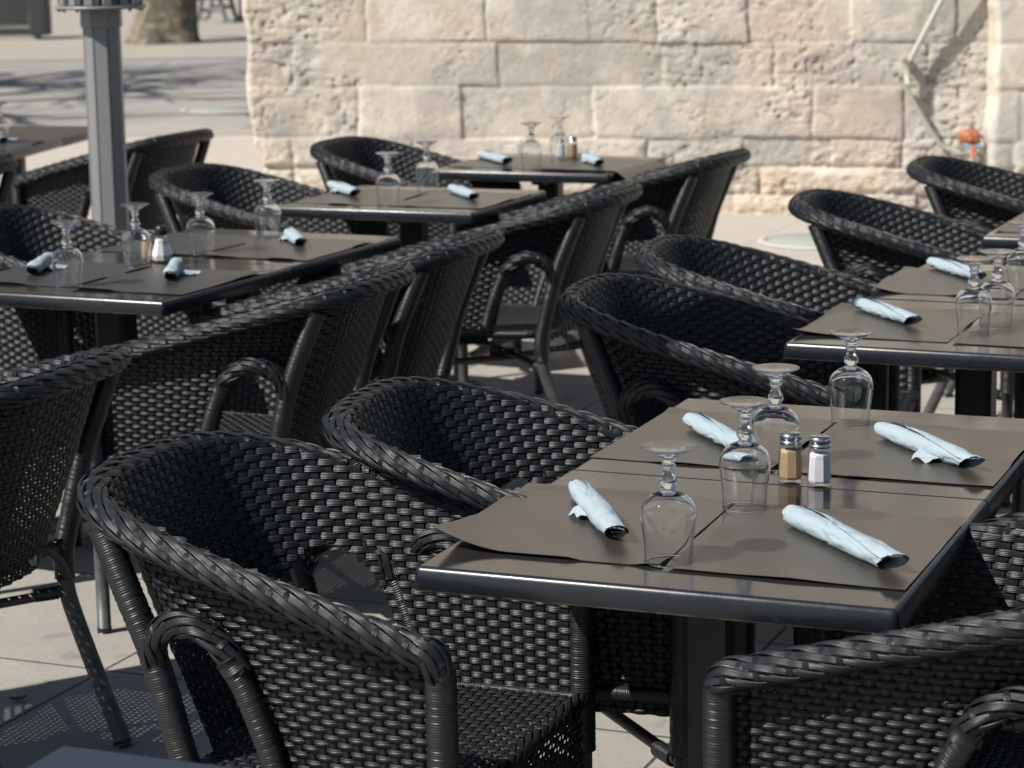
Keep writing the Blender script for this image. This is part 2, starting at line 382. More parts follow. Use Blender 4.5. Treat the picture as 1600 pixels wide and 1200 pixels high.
    wh = sstep(.55, .7, fbm(X, Z, 6, 3, 141))*np.exp(-((X-2.4)/.2)**2-((Z-.55)/.15)**2); C = C*(1-wh[..., None]*.7)+wh[..., None]*.7*np.array([.66, .62, .58])
    mort = np.maximum(gz, gx)*sstep(.45, .6, fbm(X, Z, 1.8, 2, 151)); C = C*(1-mort[..., None]*.6)+mort[..., None]*.6*np.array([.56, .54, .50])
    C *= (1+(fbm(X, Z, 40, 3, 161)-.5)*.16)[..., None]
    recess_brown = np.clip(pm*.5+ck*.5+np.maximum(gz*.35, gx*.5)*(1-mort), 0, .7); C = C*(1-recess_brown[..., None])+recess_brown[..., None]*np.array([.25, .21, .16])  # darker brown in pits, cracks and unmortared joints
    return h, np.clip(C, .02, .85)

# ================================================================== SETTING
def sheet(name, x0, x1, y0, y1, z, mat, nx=1, ny=1):
    mb = MB(); X, Y = np.meshgrid(np.linspace(x0, x1, nx+1), np.linspace(y0, y1, ny+1), indexing='ij')
    mb.grid(np.stack([X, Y, np.full(X.shape, z)], -1)); o = mb.build(name, mat); tag(o, kind='structure'); return o
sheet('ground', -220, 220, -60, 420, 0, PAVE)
# street: starts beyond the terrace with a gently curved edge
mb = MB(); n = 40
xs = np.linspace(-60, 40, n); e0 = 19.3+.02*(xs+2.4)**2*(xs > -2.4)+.012*(xs+2.4)**2*(xs <= -2.4)*.3
P = np.stack([np.stack([xs, e0, np.full(n, .004)], -1), np.stack([xs, np.full(n, 30.4), np.full(n, .004)], -1)], 1); mb.grid(P, flip=True)
tag(mb.build('street', ASPH), kind='structure')
FARP = simple('far_pavement_stone', (.36, .32, .275), .9, bump=(8, .01), var=(.6, (.30, .27, .24)))
sheet('pavement', -60, 40, 30.55, 90, .008, FARP)
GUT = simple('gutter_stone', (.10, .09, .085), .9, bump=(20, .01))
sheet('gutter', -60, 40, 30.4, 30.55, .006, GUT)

def wall_block(name, x0, x1, z1, y, res, seed, ret=None, hires_top=1.5, mat=STONE, retside=-1):
    parts = MB(); tones = []
    zl = [(-.06, hires_top, res)] + ([(hires_top, z1, .04)] if z1 > hires_top else [])
    for za, zb_, rs in zl:
        nx = int((x1-x0)/rs)+1; nz = int((zb_-za)/rs)+1
        X, Z = np.meshgrid(np.linspace(x0, x1, nx), np.linspace(za, zb_, nz), indexing='ij')
        h, C = stone_field(X, Z, seed)
        X2 = X.copy()
        if ret is not None:
            d = (X-x0) if retside < 0 else (x1-X)
            edge = (fbm(Z*0+3, Z, 5, 3, 7+seed)-.5)*.05+(.055*sstep(.45, .38, Z)+.02*sstep(.75, .5, Z) if seed == 0 else 0)
            if retside < 0: X2 = X+edge*np.exp(-d/.08)
            h = h-.03*np.clip(1-d/.03, 0, 1)**2
        P = np.stack([X2, y-h, Z], -1); parts.grid(P, flip=False); tones.append(C.reshape(-1, 3))
        if ret is not None:
            e = P[0] if retside < 0 else P[-1]; ny = max(2, int(ret/rs/2)); ny = min(ny, 60)
            t = np.linspace(0, 1, ny)**1.5
            Y = e[:, 1][None]+t[:, None]*ret
            h2, C2 = stone_field(Y, np.repeat(e[:, 2][None], ny, 0), seed+3)
            Q = np.stack([np.repeat(e[:, 0][None], ny, 0)-np.minimum(t*20, 1)[:, None]*h2*(1 if retside < 0 else -1)*.6, Y, np.repeat(e[:, 2][None], ny, 0)], -1)
            parts.grid(Q, flip=retside < 0 is False); tones.append(C2.reshape(-1, 3))
    o = parts.build(name, mat, tone=np.concatenate(tones)); return o
wall = wall_block('stone_wall', -1.462, 2.72, 9.5, 13.5, .0085, 0, ret=7)
tag(wall, 'weathered beige limestone block wall behind the tables, with a rough eroded foot', 'wall')
pier = wall_block('stone_pier', 2.675, 6.5, 9.5, 13.27, .012, 40, ret=.3)
tag(pier, 'projecting limestone pier with a pale smooth edge at the right end of the block wall', 'pier')

# townhouse across the square (its front is what the left-hand tables mirror)
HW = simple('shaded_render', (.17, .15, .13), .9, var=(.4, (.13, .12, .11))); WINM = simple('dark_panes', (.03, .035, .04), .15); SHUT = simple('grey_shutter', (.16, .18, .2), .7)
house = empty('townhouse', (-14, 62, 0)); tag(house, 'tall stone townhouse across the square beyond the street', 'building')
MB().box((0, 4, 7), (46, 8, 14)).build('wall', HW, house); MB().box((0, 4, 14.25), (47, 9, .5)).build('roof', simple('roof_tiles', (.22, .12, .08), .9), house)
for i in range(9):
    for k in range(4):
        x = -20+i*5; z = 2.2+k*3.3
        f = MB().box((x, -.04, z), (1.5, .1, 2.1)).build('window', SHUT, house); MB().box((x, -.10, z), (1.1, .05, 1.8)).build('pane', WINM, f)

# ---------------- trees (plane trees, bare in early spring)
def m_bark():
    N = NT('plane_bark'); p = N.ramp(N.noise(5, 4, .6, dist=1.2), .48, .56); q = N.ramp(N.noise(9, 4, .6), .55, .62)
    c = N.mix(p, (.11, .095, .07), (.22, .19, .135)); c = N.mix(N.math('MULTIPLY', q, .8), c, (.07, .075, .05))
    N.set(Base_Color=c, Roughness=.9); N.setn(N.bump(N.noise(18, 5, .7), .03, .6)); return N.m
BARK = m_bark()
def tree(loc, label, seed, rb=.40, H=4.2, twigs=True):
    root = empty('plane_tree', loc); tag(root, label, 'tree', 'plane trees on the square')
    r = np.random.RandomState(seed); mb = MB(); n = 34; k = 40
    zz = np.concatenate([np.linspace(0, 1, 18), np.linspace(1.1, H, 16)]); a = np.linspace(0, 2*np.pi, k, endpoint=False)
    lob = .5+.5*np.cos(a*5+r.uniform(0, 6)+.5*np.sin(a*2)); Z, A = np.meshgrid(zz, a, indexing='ij')
    fl = np.exp(-Z/.32); rad = rb*(1-.35*Z/H)+fl*(.05+.15*lob[None])+(fbm(A*1.2, Z, 2.2, 4, seed)-.5)*.13
    rad = rad*(1+0*A); rad[:, :] += .06*(np.cos(A-.3)*np.sin(Z*2.2))
    P = np.stack([rad*np.cos(A)+.1*np.sin(Z*.7), rad*np.sin(A), Z-.02], -1); mb.grid(P, closev=True, flip=True); mb.build('trunk', BARK, root)
    cr = MB()
    def branch(p, d, L, rr, lev):
        pts = [p]; q = p.copy(); dd = d.copy()
        for i in range(5):
            dd = dd+r.normal(0, .13, 3)+np.array([0, 0, .03]); dd /= np.linalg.norm(dd); q = q+dd*L/5; pts.append(q.copy())
        cr.tube(pts, np.linspace(rr, rr*.5, 6), k=6 if lev > 1 else 10)
        if lev < 4:
            for j in range(r.randint(3, 5)):
                b = pts[r.randint(2, 6)]; nd = dd+r.normal(0, .55, 3); nd /= np.linalg.norm(nd); branch(np.array(b), nd, L*r.uniform(.55, .75), rr*.5, lev+1)
    if twigs:
        for j in range(6):
            an = j*1.05+r.uniform(-.2, .2); d = np.array([math.cos(an)*.8, math.sin(an)*.8, r.uniform(.45, 1.0)]); d /= np.linalg.norm(d)
            branch(np.array([.1*math.sin(H*.7), 0, H-.4]), d, r.uniform(2.2, 3.0), rb*.42, 1)
        cr.build('crown', BARK, root)
    return root
tree((-4.93, 34.6, 0), 'thick plane tree trunk with a lumpy flared foot, beyond the grey mast', 3, .40)
tree((-9.4, 21.4, 0), 'bare plane tree whose branches throw dappled shadow on the street', 9, .33, 4.0)
tree((-8.7, 24.3, 0), 'second bare plane tree on the left side of the street', 14, .33, 3.8)

# ---------------- litter bin / bench / seated person in the distance
DK = simple('dark_green_paint', (.035, .04, .038), .5); TEAL = simple('teal_sack', (.02, .10, .12), .6, var=(6, (.04, .05, .06)))
def m_mesh():
    N = NT('perforated_panel'); st = N.obj(); sp = N.n('ShaderNodeSeparateXYZ'); N.l(st, sp.inputs[0])
    a = N.math('SINE', N.math('MULTIPLY', N.math('ADD', sp.outputs[0], sp.outputs[2]), 2*math.pi/.04)); b = N.math('SINE', N.math('MULTIPLY', N.math('SUBTRACT', sp.outputs[0], sp.outputs[2]), 2*math.pi/.04))
    f = N.ramp(N.math('MULTIPLY', a, b), -.1, .2); N.set(Base_Color=(.06, .065, .065), Roughness=.5, Alpha=N.math('SUBTRACT', 1, f)); return N.m
b_ = empty('litter_bin', (-7.35, 36.4, 0)); tag(b_, 'dark litter bin with a teal sack behind a mesh panel, far across the street', 'litter bin')
MB().box((-.1, 0, .13), (.95, .4, .06), bev=.01).build('base', DK, b_)
MB().box((.36, -.02, .62), (.26, .42, 1.1), bev=.02).build('post', DK, b_); MB().box((-.56, 0, .62), (.09, .42, 1.1), bev=.02).build('post', DK, b_)
MB().box((-.14, -.2, .64), (.76, .02, .95)).build('mesh_panel', m_mesh(), b_)
mb = MB(); a = np.linspace(0, 2*np.pi, 28, endpoint=False); Z, A = np.meshgrid(np.linspace(.22, 1.0, 14), a, indexing='ij'); rr_ = 1+(fbm(A, Z*3, 2, 3, 5)-.5)*.25
mb.grid(np.stack([-.14+.32*rr_*np.cos(A), .14*rr_*np.sin(A), Z], -1), closev=True, flip=True).build('sack', TEAL, b_)
MB().box((-.1, 0, 1.22), (1.0, .5, .08), bev=.02).build('lid', DK, b_)
MB().box((-.1, 0, .05), (.85, .36, .10)).build('plinth', simple('stone_plinth', (.35, .33, .3), .9), b_)

IRON = simple('grey_cast_iron', (.17, .18, .19), .55, bump=(40, .003)); WOOD = simple('bench_slats', (.20, .13, .08), .7)
be = empty('park_bench', (-5.02, 41.3, 0)); tag(be, 'park bench with grey splayed cast iron legs, far beyond the tree trunk', 'bench')
for y in (0, 1.5):
    mb = MB()
    mb.tube(smooth_path([(-.36, y, .02), (-.25, y, .06), (-.19, y, .26), (-.15, y, .42)], 12), [.045]*3+[.04]*10, k=8); mb.tube(smooth_path([(.36, y, .02), (.25, y, .06), (.19, y, .26), (.15, y, .42)], 12), [.045]*3+[.04]*10, k=8)
    mb.tube([(-.2, y, .23), (.2, y, .23)], .036, k=8); mb.tube([(-.26, y, .44), (.28, y, .44)], .03, k=8); mb.tube(smooth_path([(.2, y, .44), (.28, y, .6), (.34, y, .85)], 8), .028, k=8)
    mb.build('end_frame', IRON, be)
mb = MB(); [mb.box((-.22+i*.11, .75, .48), (.09, 1.7, .03), bev=.006) for i in range(5)]; mb.build('seat', WOOD, be)
mb = MB(); [mb.box((.27+i*.035, .75, .6+i*.11), (.03, 1.7, .09), bev=.006) for i in range(3)]; mb.build('backrest', WOOD, be)

def person(loc, rz, label):
    me = bpy.data.meshes.new('person'); V = []; E = []; Rr = []
    def chain(pts, parent=None):
        last = parent
        for p, rad in pts:
            V.append(p); Rr.append(rad); i = len(V)-1
            if last is not None: E.append((last, i))
            last = i
        return last
    pel = chain([((0, 0, .54), .15)]); ch = chain([((-.02, 0, .72), .14), ((-.02, 0, .92), .15), ((0, 0, 1.03), .11), ((.02, 0, 1.10), .055), ((.03, 0, 1.17), .06), ((.04, 0, 1.26), .095), ((.035, 0, 1.34), .08)], pel)
    for s in (-1, 1):
        chain([((.05, s*.1, .54), .10), ((.25, s*.12, .55), .085), ((.44, s*.13, .53), .065), ((.46, s*.13, .36), .055), ((.44, s*.13, .14), .042), ((.44, s*.13, .06), .042), ((.52, s*.14, .035), .036), ((.62, s*.15, .03), .03)], pel)
        chain([((-.01, s*.12, 1.0), .07), ((0, s*.2, .97), .055), ((.03, s*.24, .72), .043), ((.22, s*.17, .62), .034), ((.30, s*.15, .61), .03), ((.37, s*.14, .60), .026)], 3)
    me.from_pydata([tuple(v) for v in V], E, []); o = bpy.data.objects.new('person', me); COL.objects.link(o)
    sk = o.modifiers.new('skin', 'SKIN'); sk.use_smooth_shade = True; o.modifiers.new('sub', 'SUBSURF').levels = 1; o.modifiers['sub'].render_levels = 1
    for i, v in enumerate(me.skin_vertices[0].data): v.radius = (Rr[i], Rr[i]); v.use_root = (i == 0)
    dg = bpy.context.evaluated_depsgraph_get(); m2 = bpy.data.meshes.new_from_object(o.evaluated_get(dg)); o.modifiers.clear(); o.data = m2
    m2.materials.clear()
    for m in (simple('jeans', (.04, .09, .2), .9), simple('dark_jacket', (.03, .03, .035), .8), simple('skin', (.5, .32, .24), .6), simple('shoe_leather', (.03, .022, .018), .5)): m2.materials.append(m)
    for p in m2.polygons:
        c = p.center; p.use_smooth = True
        p.material_index = 3 if c.z < .09 else 2 if (c.z > 1.1 or (c.x > .31 and .57 < c.z < .68)) else 0 if (c.z < .56 or (c.z < .62 and c.x > .1)) else 1
    o.location = loc; o.rotation_euler = (0, 0, rz); tag(o, label, 'person')
    h = MB(); Z, A = np.meshgrid(np.linspace(0, 1.45, 9), np.linspace(0, 2*np.pi, 20, endpoint=False), indexing='ij')
    h.grid(np.stack([.03+.108*np.cos(Z)*np.cos(A)-.015, .1*np.cos(Z)*np.sin(A), 1.30+.12*np.sin(Z)], -1), closev=True, flip=True).build('hair', simple('brown_hair', (.05, .03, .02), .7), o)
    return o
person((-5.05, 42.3, 0), R(0), 'person in blue jeans and dark shoes seated on the far bench')

# ---------------- manhole covers
MH = simple('worn_iron_cover', (.28, .30, .27), .6, bump=(60, .004)); MHR = simple('cover_rim', (.42, .41, .38), .6)
def manhole(loc, r, label):
    o = empty('manhole_cover', loc); tag(o, label, 'manhole cover', 'manhole covers')
    MB().lathe([(0, .006), (r*.86, .006), (r*.87, .0)], 40).build('plate', MH, o); MB().lathe([(r*.88, .0), (r*.89, .008), (r, .008), (r*1.01, 0)], 40).build('rim', MHR, o)
manhole((1.62, 12.35, .004), .33, 'round greenish manhole cover in the paving at the foot of the wall')
manhole((-2.55, 21.9, .008), .42, 'round manhole cover in the street beyond the grey mast')

# ---------------- pipe on the wall
PIPE = simple('pale_grey_conduit', (.40, .40, .34), .6)
pp = empty('wall_conduit', (2.23, 13.47, 0)); tag(pp, 'thin pale conduit zigzagging down the right end of the limestone wall', 'pipe')
MB().tube([(.005, -.03, .85), (.24, -.065, 1.32), (.43, -.09, 1.69)], .016, k=10).build('upper_pipe', PIPE, pp)
MB().tube([(0, -.03, .86), (0, -.035, .73)], .020, k=10).build('elbow', PIPE, pp)
MB().tube(smooth_path([(-.045, -.035, .775), (.06, -.035, .59), (.185, -.03, .40), (.26, -.035, .355), (.34, -.06, .33)], 20), .014, k=10).build('lower_pipe', PIPE, pp)
MB().box((.005, -.01, .855), (.05, .06, .03), bev=.004).build('bracket', simple('rusty_clip', (.2, .1, .05), .8), pp)
# orange bag over the tap with plastic bottles
bg_ = empty('orange_bag', (2.58, 13.40, 0)); tag(bg_, 'crumpled orange bag tied on the tap in the corner of wall and pier', 'bag')
mb = MB(); Z, A = np.meshgrid(np.linspace(-1.35, 1.35, 22), np.linspace(0, 2*np.pi, 40, endpoint=False), indexing='ij'); q = 1+(fbm(np.cos(A)*2+3, np.sin(A)*2+Z*1.6, 1.7, 5, 17, .75)-.5)*1.3
mb.grid(np.stack([.056*q*np.cos(Z)**.7*np.cos(A), .045*q*np.cos(Z)**.7*np.sin(A), .43+.044*q*np.sin(Z)], -1), closev=True, flip=True).build('bag', simple('orange_plastic', (.50, .17, .08), .6, var=(35, (.30, .10, .05))), bg_)
MB().tube(smooth_path([(-.055, -.045, .40), (0, -.055, .385), (.055, -.04, .39)], 10), .009, k=8).build('tie', simple('blue_cord', (.2, .35, .5), .6), bg_)
MB().tube(smooth_path([(0, -.05, .40), (.01, -.055, .36), (.0, -.05, .32)], 8), [.012]*5+[.007]*4, k=8).build('tail', simple('orange_tail', (.7, .15, .04), .5), bg_)
tp = MB().tube(smooth_path([(2.60, 13.47, .505), (2.60, 13.44, .49), (2.59, 13.41, .45)], 8), .009, k=8).build('water_tap', simple('brass', (.16, .12, .07), .6, .3)); tag(tp, 'small brass tap sticking up above the orange bag', 'tap')
BOT = m_thinglass('clear_plastic', 2.2, (.8, .82, .82))
for i, (x, y, lab) in enumerate([(2.535, 13.38, 'clear plastic bottle hung under the orange bag, beside the conduit'), (2.63, 13.36, 'clear plastic bottle hung under the orange bag, beside the pier')]):
    o = MB().lathe([(.0, .17), (.030, .17), (.033, .18), (.033, .31), (.028, .335), (.012, .36), (.012, .375), (0, .376)], 24).build('plastic_bottle', BOT); o.location = (x, y, 0); tag(o, lab, 'bottle', 'plastic bottles under the orange bag')

# ================================================================== PARASOL MAST
mr = empty('parasol_mast', (-1.487, 8.9, 0)); tag(mr, 'grey eight-sided aluminium parasol mast rising between the left tables', 'parasol mast')
mb = MB(); a = np.arange(8)*np.pi/4+np.pi/8; sec = []
for i in range(8):
    p0 = np.array([math.cos(a[i]), math.sin(a[i])])*.071; p1 = np.array([math.cos(a[(i+1) % 8]), math.sin(a[(i+1) % 8])])*.071
    n_ = (p0+p1)/2; n_ /= np.linalg.norm(n_)
    for t, dep in ((.03, 0), (.10, 0), (.11, .005), (.16, .005), (.17, 0), (.97, 0)): sec.append(p0*(1-t)+p1*t-n_*dep)
sec = np.array(sec); P = np.stack([np.column_stack([sec, np.full(len(sec), z)]) for z in (0, 2.6)]); mb.grid(P, closev=True, smooth=False, flip=True)
mb.build('mast', MAST, mr)
MB().lathe([(.0715, 1.298), (.078, 1.300), (.078, 1.362), (.072, 1.364)], 8, smooth=False).build('collar', MAST, mr).rotation_euler = (0, 0, np.pi/8)
MB().lathe([(.078, 1.366), (.162, 1.366), (.166, 1.370), (.166, 1.378), (.078, 1.380)], 48).build('flange', MAST, mr)
for i in range(14):
    an = i*2*np.pi/14+.1; mb = MB(); mb.box((.145*math.cos(an), .145*math.sin(an), 1.43), (.018, .034, .10), mi=0, rz=an, bev=.003); mb.box((.148*math.cos(an+.2), .148*math.sin(an+.2), 1.405), (.012, .02, .045), mi=1, rz=an+.2, bev=.002)
    mb.build('clip', [MAST, MASTD], mr)
MB().lathe([(.12, 1.38), (.12, 1.50)], 32).build('sleeve', MASTD, mr)
mb = MB(); 
for i in range(14):
    an = i*2*np.pi/14+.25; mb.lathe([(0, 1.358), (.006, 1.358), (.006, 1.366)], 8, c=(.152*math.cos(an), .152*math.sin(an), 0))
mb.build('bolt_ring', MASTD, mr)
MB().box((0, 0, .02), (.5, .5, .04), bev=.008).build('base_plate', MAST, mr)
mb = MB(); mb.lathe([(0, 0), (.009, 0), (.009, .004), (0, .004)], 12); o = mb.build('screw_cap', MAST, mr); o.location = (.058, -.037, .86); o.rotation_euler = (R(90), 0, R(67))

cp = empty('added_shade_parasol', (-3.1, 3.9, 0)); tag(cp, 'unseen furled grey parasol added above the view to shade the armchair behind the nearest table', 'parasol')  # unseen parasol, added only to throw shade into one armchair
CANV = simple('grey_canvas', (.25, .24, .22), .9, bump=(20, .01))
MB().box((0, 0, 1.6), (.10, .10, 3.2), bev=.01).build('mast', MAST, cp); MB().box((0, 0, .04), (.9, .9, .08), bev=.01).build('base_plate', MAST, cp)
MB().tube([(0, 0, 3.1), (1.0, .3, 3.35), (2.0, .6, 3.2)], .035, k=12).build('arm', MAST, cp)
mb = MB(); Z, A = np.meshgrid(np.linspace(0, 1, 24), np.linspace(0, 2*np.pi, 48, endpoint=False), indexing='ij'); rr_ = (.04+.20*np.sin(np.clip(Z*1.1+.12, 0, 1)*np.pi)**.6)*(1+.18*np.cos(A*8+Z*2))
mb.grid(np.stack([2.0+rr_*np.cos(A), .6+rr_*np.sin(A), 1.72+1.42*Z], -1), closev=True, flip=True).build('canopy', CANV, cp)

# ================================================================== ARMCHAIR
W0, DP, HB, HF, EX, FL, HK = .294, .638, .829, .660, 3.3, .124, 1.09
ZB = .392
def planc(th, w_, dp, e, fl):
    c = np.abs(np.cos(th)); s = np.sin(th); x = -dp*c**(2/e); y = w_*np.sign(s)*np.abs(s)**(2/e); return x, y*(1+fl*(-x/dp))
def rimp(th):
    x, y = planc(th, W0, DP, EX, FL); t = -x/DP; z = HF+(HB-HF)*(1-(1-t)**HK); return np.stack([x, y, z], -1)
def shellp(th, z):
    T = rimp(th); bx, by = planc(th, .268, .44, 3.6, -.06); zt = T[..., 2]+.014
    tx, ty = planc(th, W0-.021, DP-.023, EX, FL)
    f = (z-ZB)/(zt-ZB); b = .012*np.sin(np.clip(f, 0, 1)*np.pi)
    x = bx+(tx-bx)*f; y = by+(ty-by)*f
    return np.stack([x-b*.4*(-x/.5), y*(1-b*.5), z+0*x], -1)
# arc-length table
_th = np.linspace(-np.pi/2, np.pi/2, 4001); _p = shellp(_th, np.full(_th.shape, .6)); _L = np.concatenate([[0], np.cumsum(np.linalg.norm(np.diff(_p, axis=0), axis=1))])
def th_of(l): return np.interp(l, _L, _th)
LT = _L[-1]; PS = .0214; NS = int(round(LT/PS)); PS = LT/NS
def arch_open(x, y, z):
    xc = -.352-(z-.44)*.38; hw = .071; zt = .655
    e = np.clip((z-.56)/(zt-.56), 0, 1.2)
    return (np.abs(x-xc) < hw*np.sqrt(np.clip(1-e**2, 0, 1))) & (np.abs(y) > .15)
def shelln(th, z):
    e = 1e-3; a = shellp(th+e, z)-shellp(th-e, z); b = shellp(th, z+e)-shellp(th, z-e); n = np.cross(a, b); n /= np.linalg.norm(n, axis=-1)[..., None]; return n
def build_shell():
    mb = MB(); rp = .0109; z = ZB+.004; j = 0
    ls = np.linspace(0, LT, NS*6+1); 
    while z < HB+.014:
        r_ = np.random.RandomState(500+j)
        th = th_of(ls); zz = z+.0006*np.sin(ls*23+j*1.7); P = shellp(th, zz); N = shelln(th, zz)
        zt = rimp(th)[:, 2]
        off = sq(np.cos(np.pi*(ls/PS+j)), 1.5)*.0021
        C = P-N*off[:, None]
        ok = (zz < zt+.013) & ~arch_open(P[:, 0], P[:, 1], zz)
        Wd = np.cross(N, np.gradient(P, axis=0)); Wd /= np.linalg.norm(Wd, axis=1)[:, None]
        idx = np.where(ok)[0]
        if len(idx):
            runs = np.split(idx, np.where(np.diff(idx) > 1)[0]+1)
            for q in runs:
                if len(q) > 3: ribbon(mb, C[q], N[q], Wd[q], .0063, .0010, .0006)
        z += rp; j += 1
    nr = j
    for i in range(NS+1):
        l = i*PS; th = th_of(np.array([l]))[0]; ztop = rimp(np.array([th]))[0, 2]; zs = np.arange(ZB, ztop+.016, rp/2)
        jj = (zs-(ZB+.004))/rp
        t = np.full(zs.shape, th); P = shellp(t, zs); N = shelln(t, zs)
        off = -np.cos(np.pi*(i+jj))*.0009
        ok = ~arch_open(P[:, 0], P[:, 1], zs); idx = np.where(ok)[0]
        Td = np.gradient(P, axis=0); Wd = np.cross(N, Td); Wd /= np.linalg.norm(Wd, axis=1)[:, None]
        for q in np.split(idx, np.where(np.diff(idx) > 1)[0]+1):
            if len(q) > 3: ribbon(mb, P[q]-N[q]*off[q][:, None], N[q], Wd[q], .0070, .0010, .0003)
    return mb
def braid(mb, path, r, pitch=.0235, straps=11, slope=.47, hw=.0056, upv=(0, 0, 1), core=True, ell=(1, 1)):
    P = np.asarray(path, float); d = np.concatenate([[0], np.cumsum(np.linalg.norm(np.diff(P, axis=0), axis=1))]); L = d[-1]
    n = int(L/(pitch/5)); s = np.linspace(0, L, n); Q = np.stack([np.interp(s, d, P[:, i]) for i in range(3)], -1)
    rr = np.broadcast_to(r, d.shape) if np.ndim(r) else np.full(d.shape, r); rr = np.interp(s, d, rr)
    T, U, W = frames(Q, upv)
    if core: mb.tube(Q[::3], rr[::3]-.004, mi=1, k=14, upv=upv, ell=ell)
    R0 = float(np.max(rr))
    def surf(phi, off):
        nrm = np.cos(phi)[:, None]*W*ell[0]+np.sin(phi)[:, None]*U*ell[1]; return Q+nrm*(rr+off)[:, None], np.cos(phi)[:, None]*W+np.sin(phi)[:, None]*U
    for i in range(straps):
        phi = 2*np.pi*i/straps+s*slope/R0
        ph = (s/pitch+i) % 3.0
        off = -np.cos(2*np.pi*(ph-0)/3); off = sq(off+.02, 1.7)*.0016
        C, N = surf(phi, off); G = np.gradient(C, axis=0); Wd = np.cross(N, G); Wd /= np.linalg.norm(Wd, axis=1)[:, None]
        ribbon(mb, C, N, Wd, hw, .0012, .0010)
    m = int(L/pitch); k = 28
    for j in range(m):
        sj = (j)*pitch
        if sj < .004 or sj > L-.004: continue
        c = np.array([np.interp(sj, s, Q[:, i]) for i in range(3)]); t = np.array([np.interp(sj, s, T[:, i]) for i in range(3)]); t /= np.linalg.norm(t)
        u = np.array([np.interp(sj, s, U[:, i]) for i in range(3)]); w_ = np.cross(t, u); w_ /= np.linalg.norm(w_); w_ = -w_ if w_@np.array([np.interp(sj, s, W[:, i]) for i in range(3)]) < 0 else w_
        rj = np.interp(sj, s, rr); a = np.linspace(0, 2*np.pi, k+1); nn = np.cos(a)[:, None]*w_+np.sin(a)[:, None]*u; ne = np.cos(a)[:, None]*w_*ell[0]+np.sin(a)[:, None]*u*ell[1]
        ribbon(mb, c+ne*(rj-.0003), nn, np.broadcast_to(t, nn.shape), .0048, .0008, .0003)
def wrapped(mb, path, r, mi=0, k=18, n=60):
    P = smooth_path(path, n); L = np.concatenate([[0], np.cumsum(np.linalg.norm(np.diff(P, axis=0), axis=1))])
    m = max(8, int(L[-1]/.0045)); s = np.linspace(0, L[-1], m); Q = np.stack([np.interp(s, L, P[:, i]) for i in range(3)], -1)
    rr = r+np.random.RandomState(int(L[-1]*1e4) % 1000).uniform(-.0005, .0005, m)+.0003*np.cos(s/.011*2*np.pi)
    mb.tube(Q, rr, mi, k)
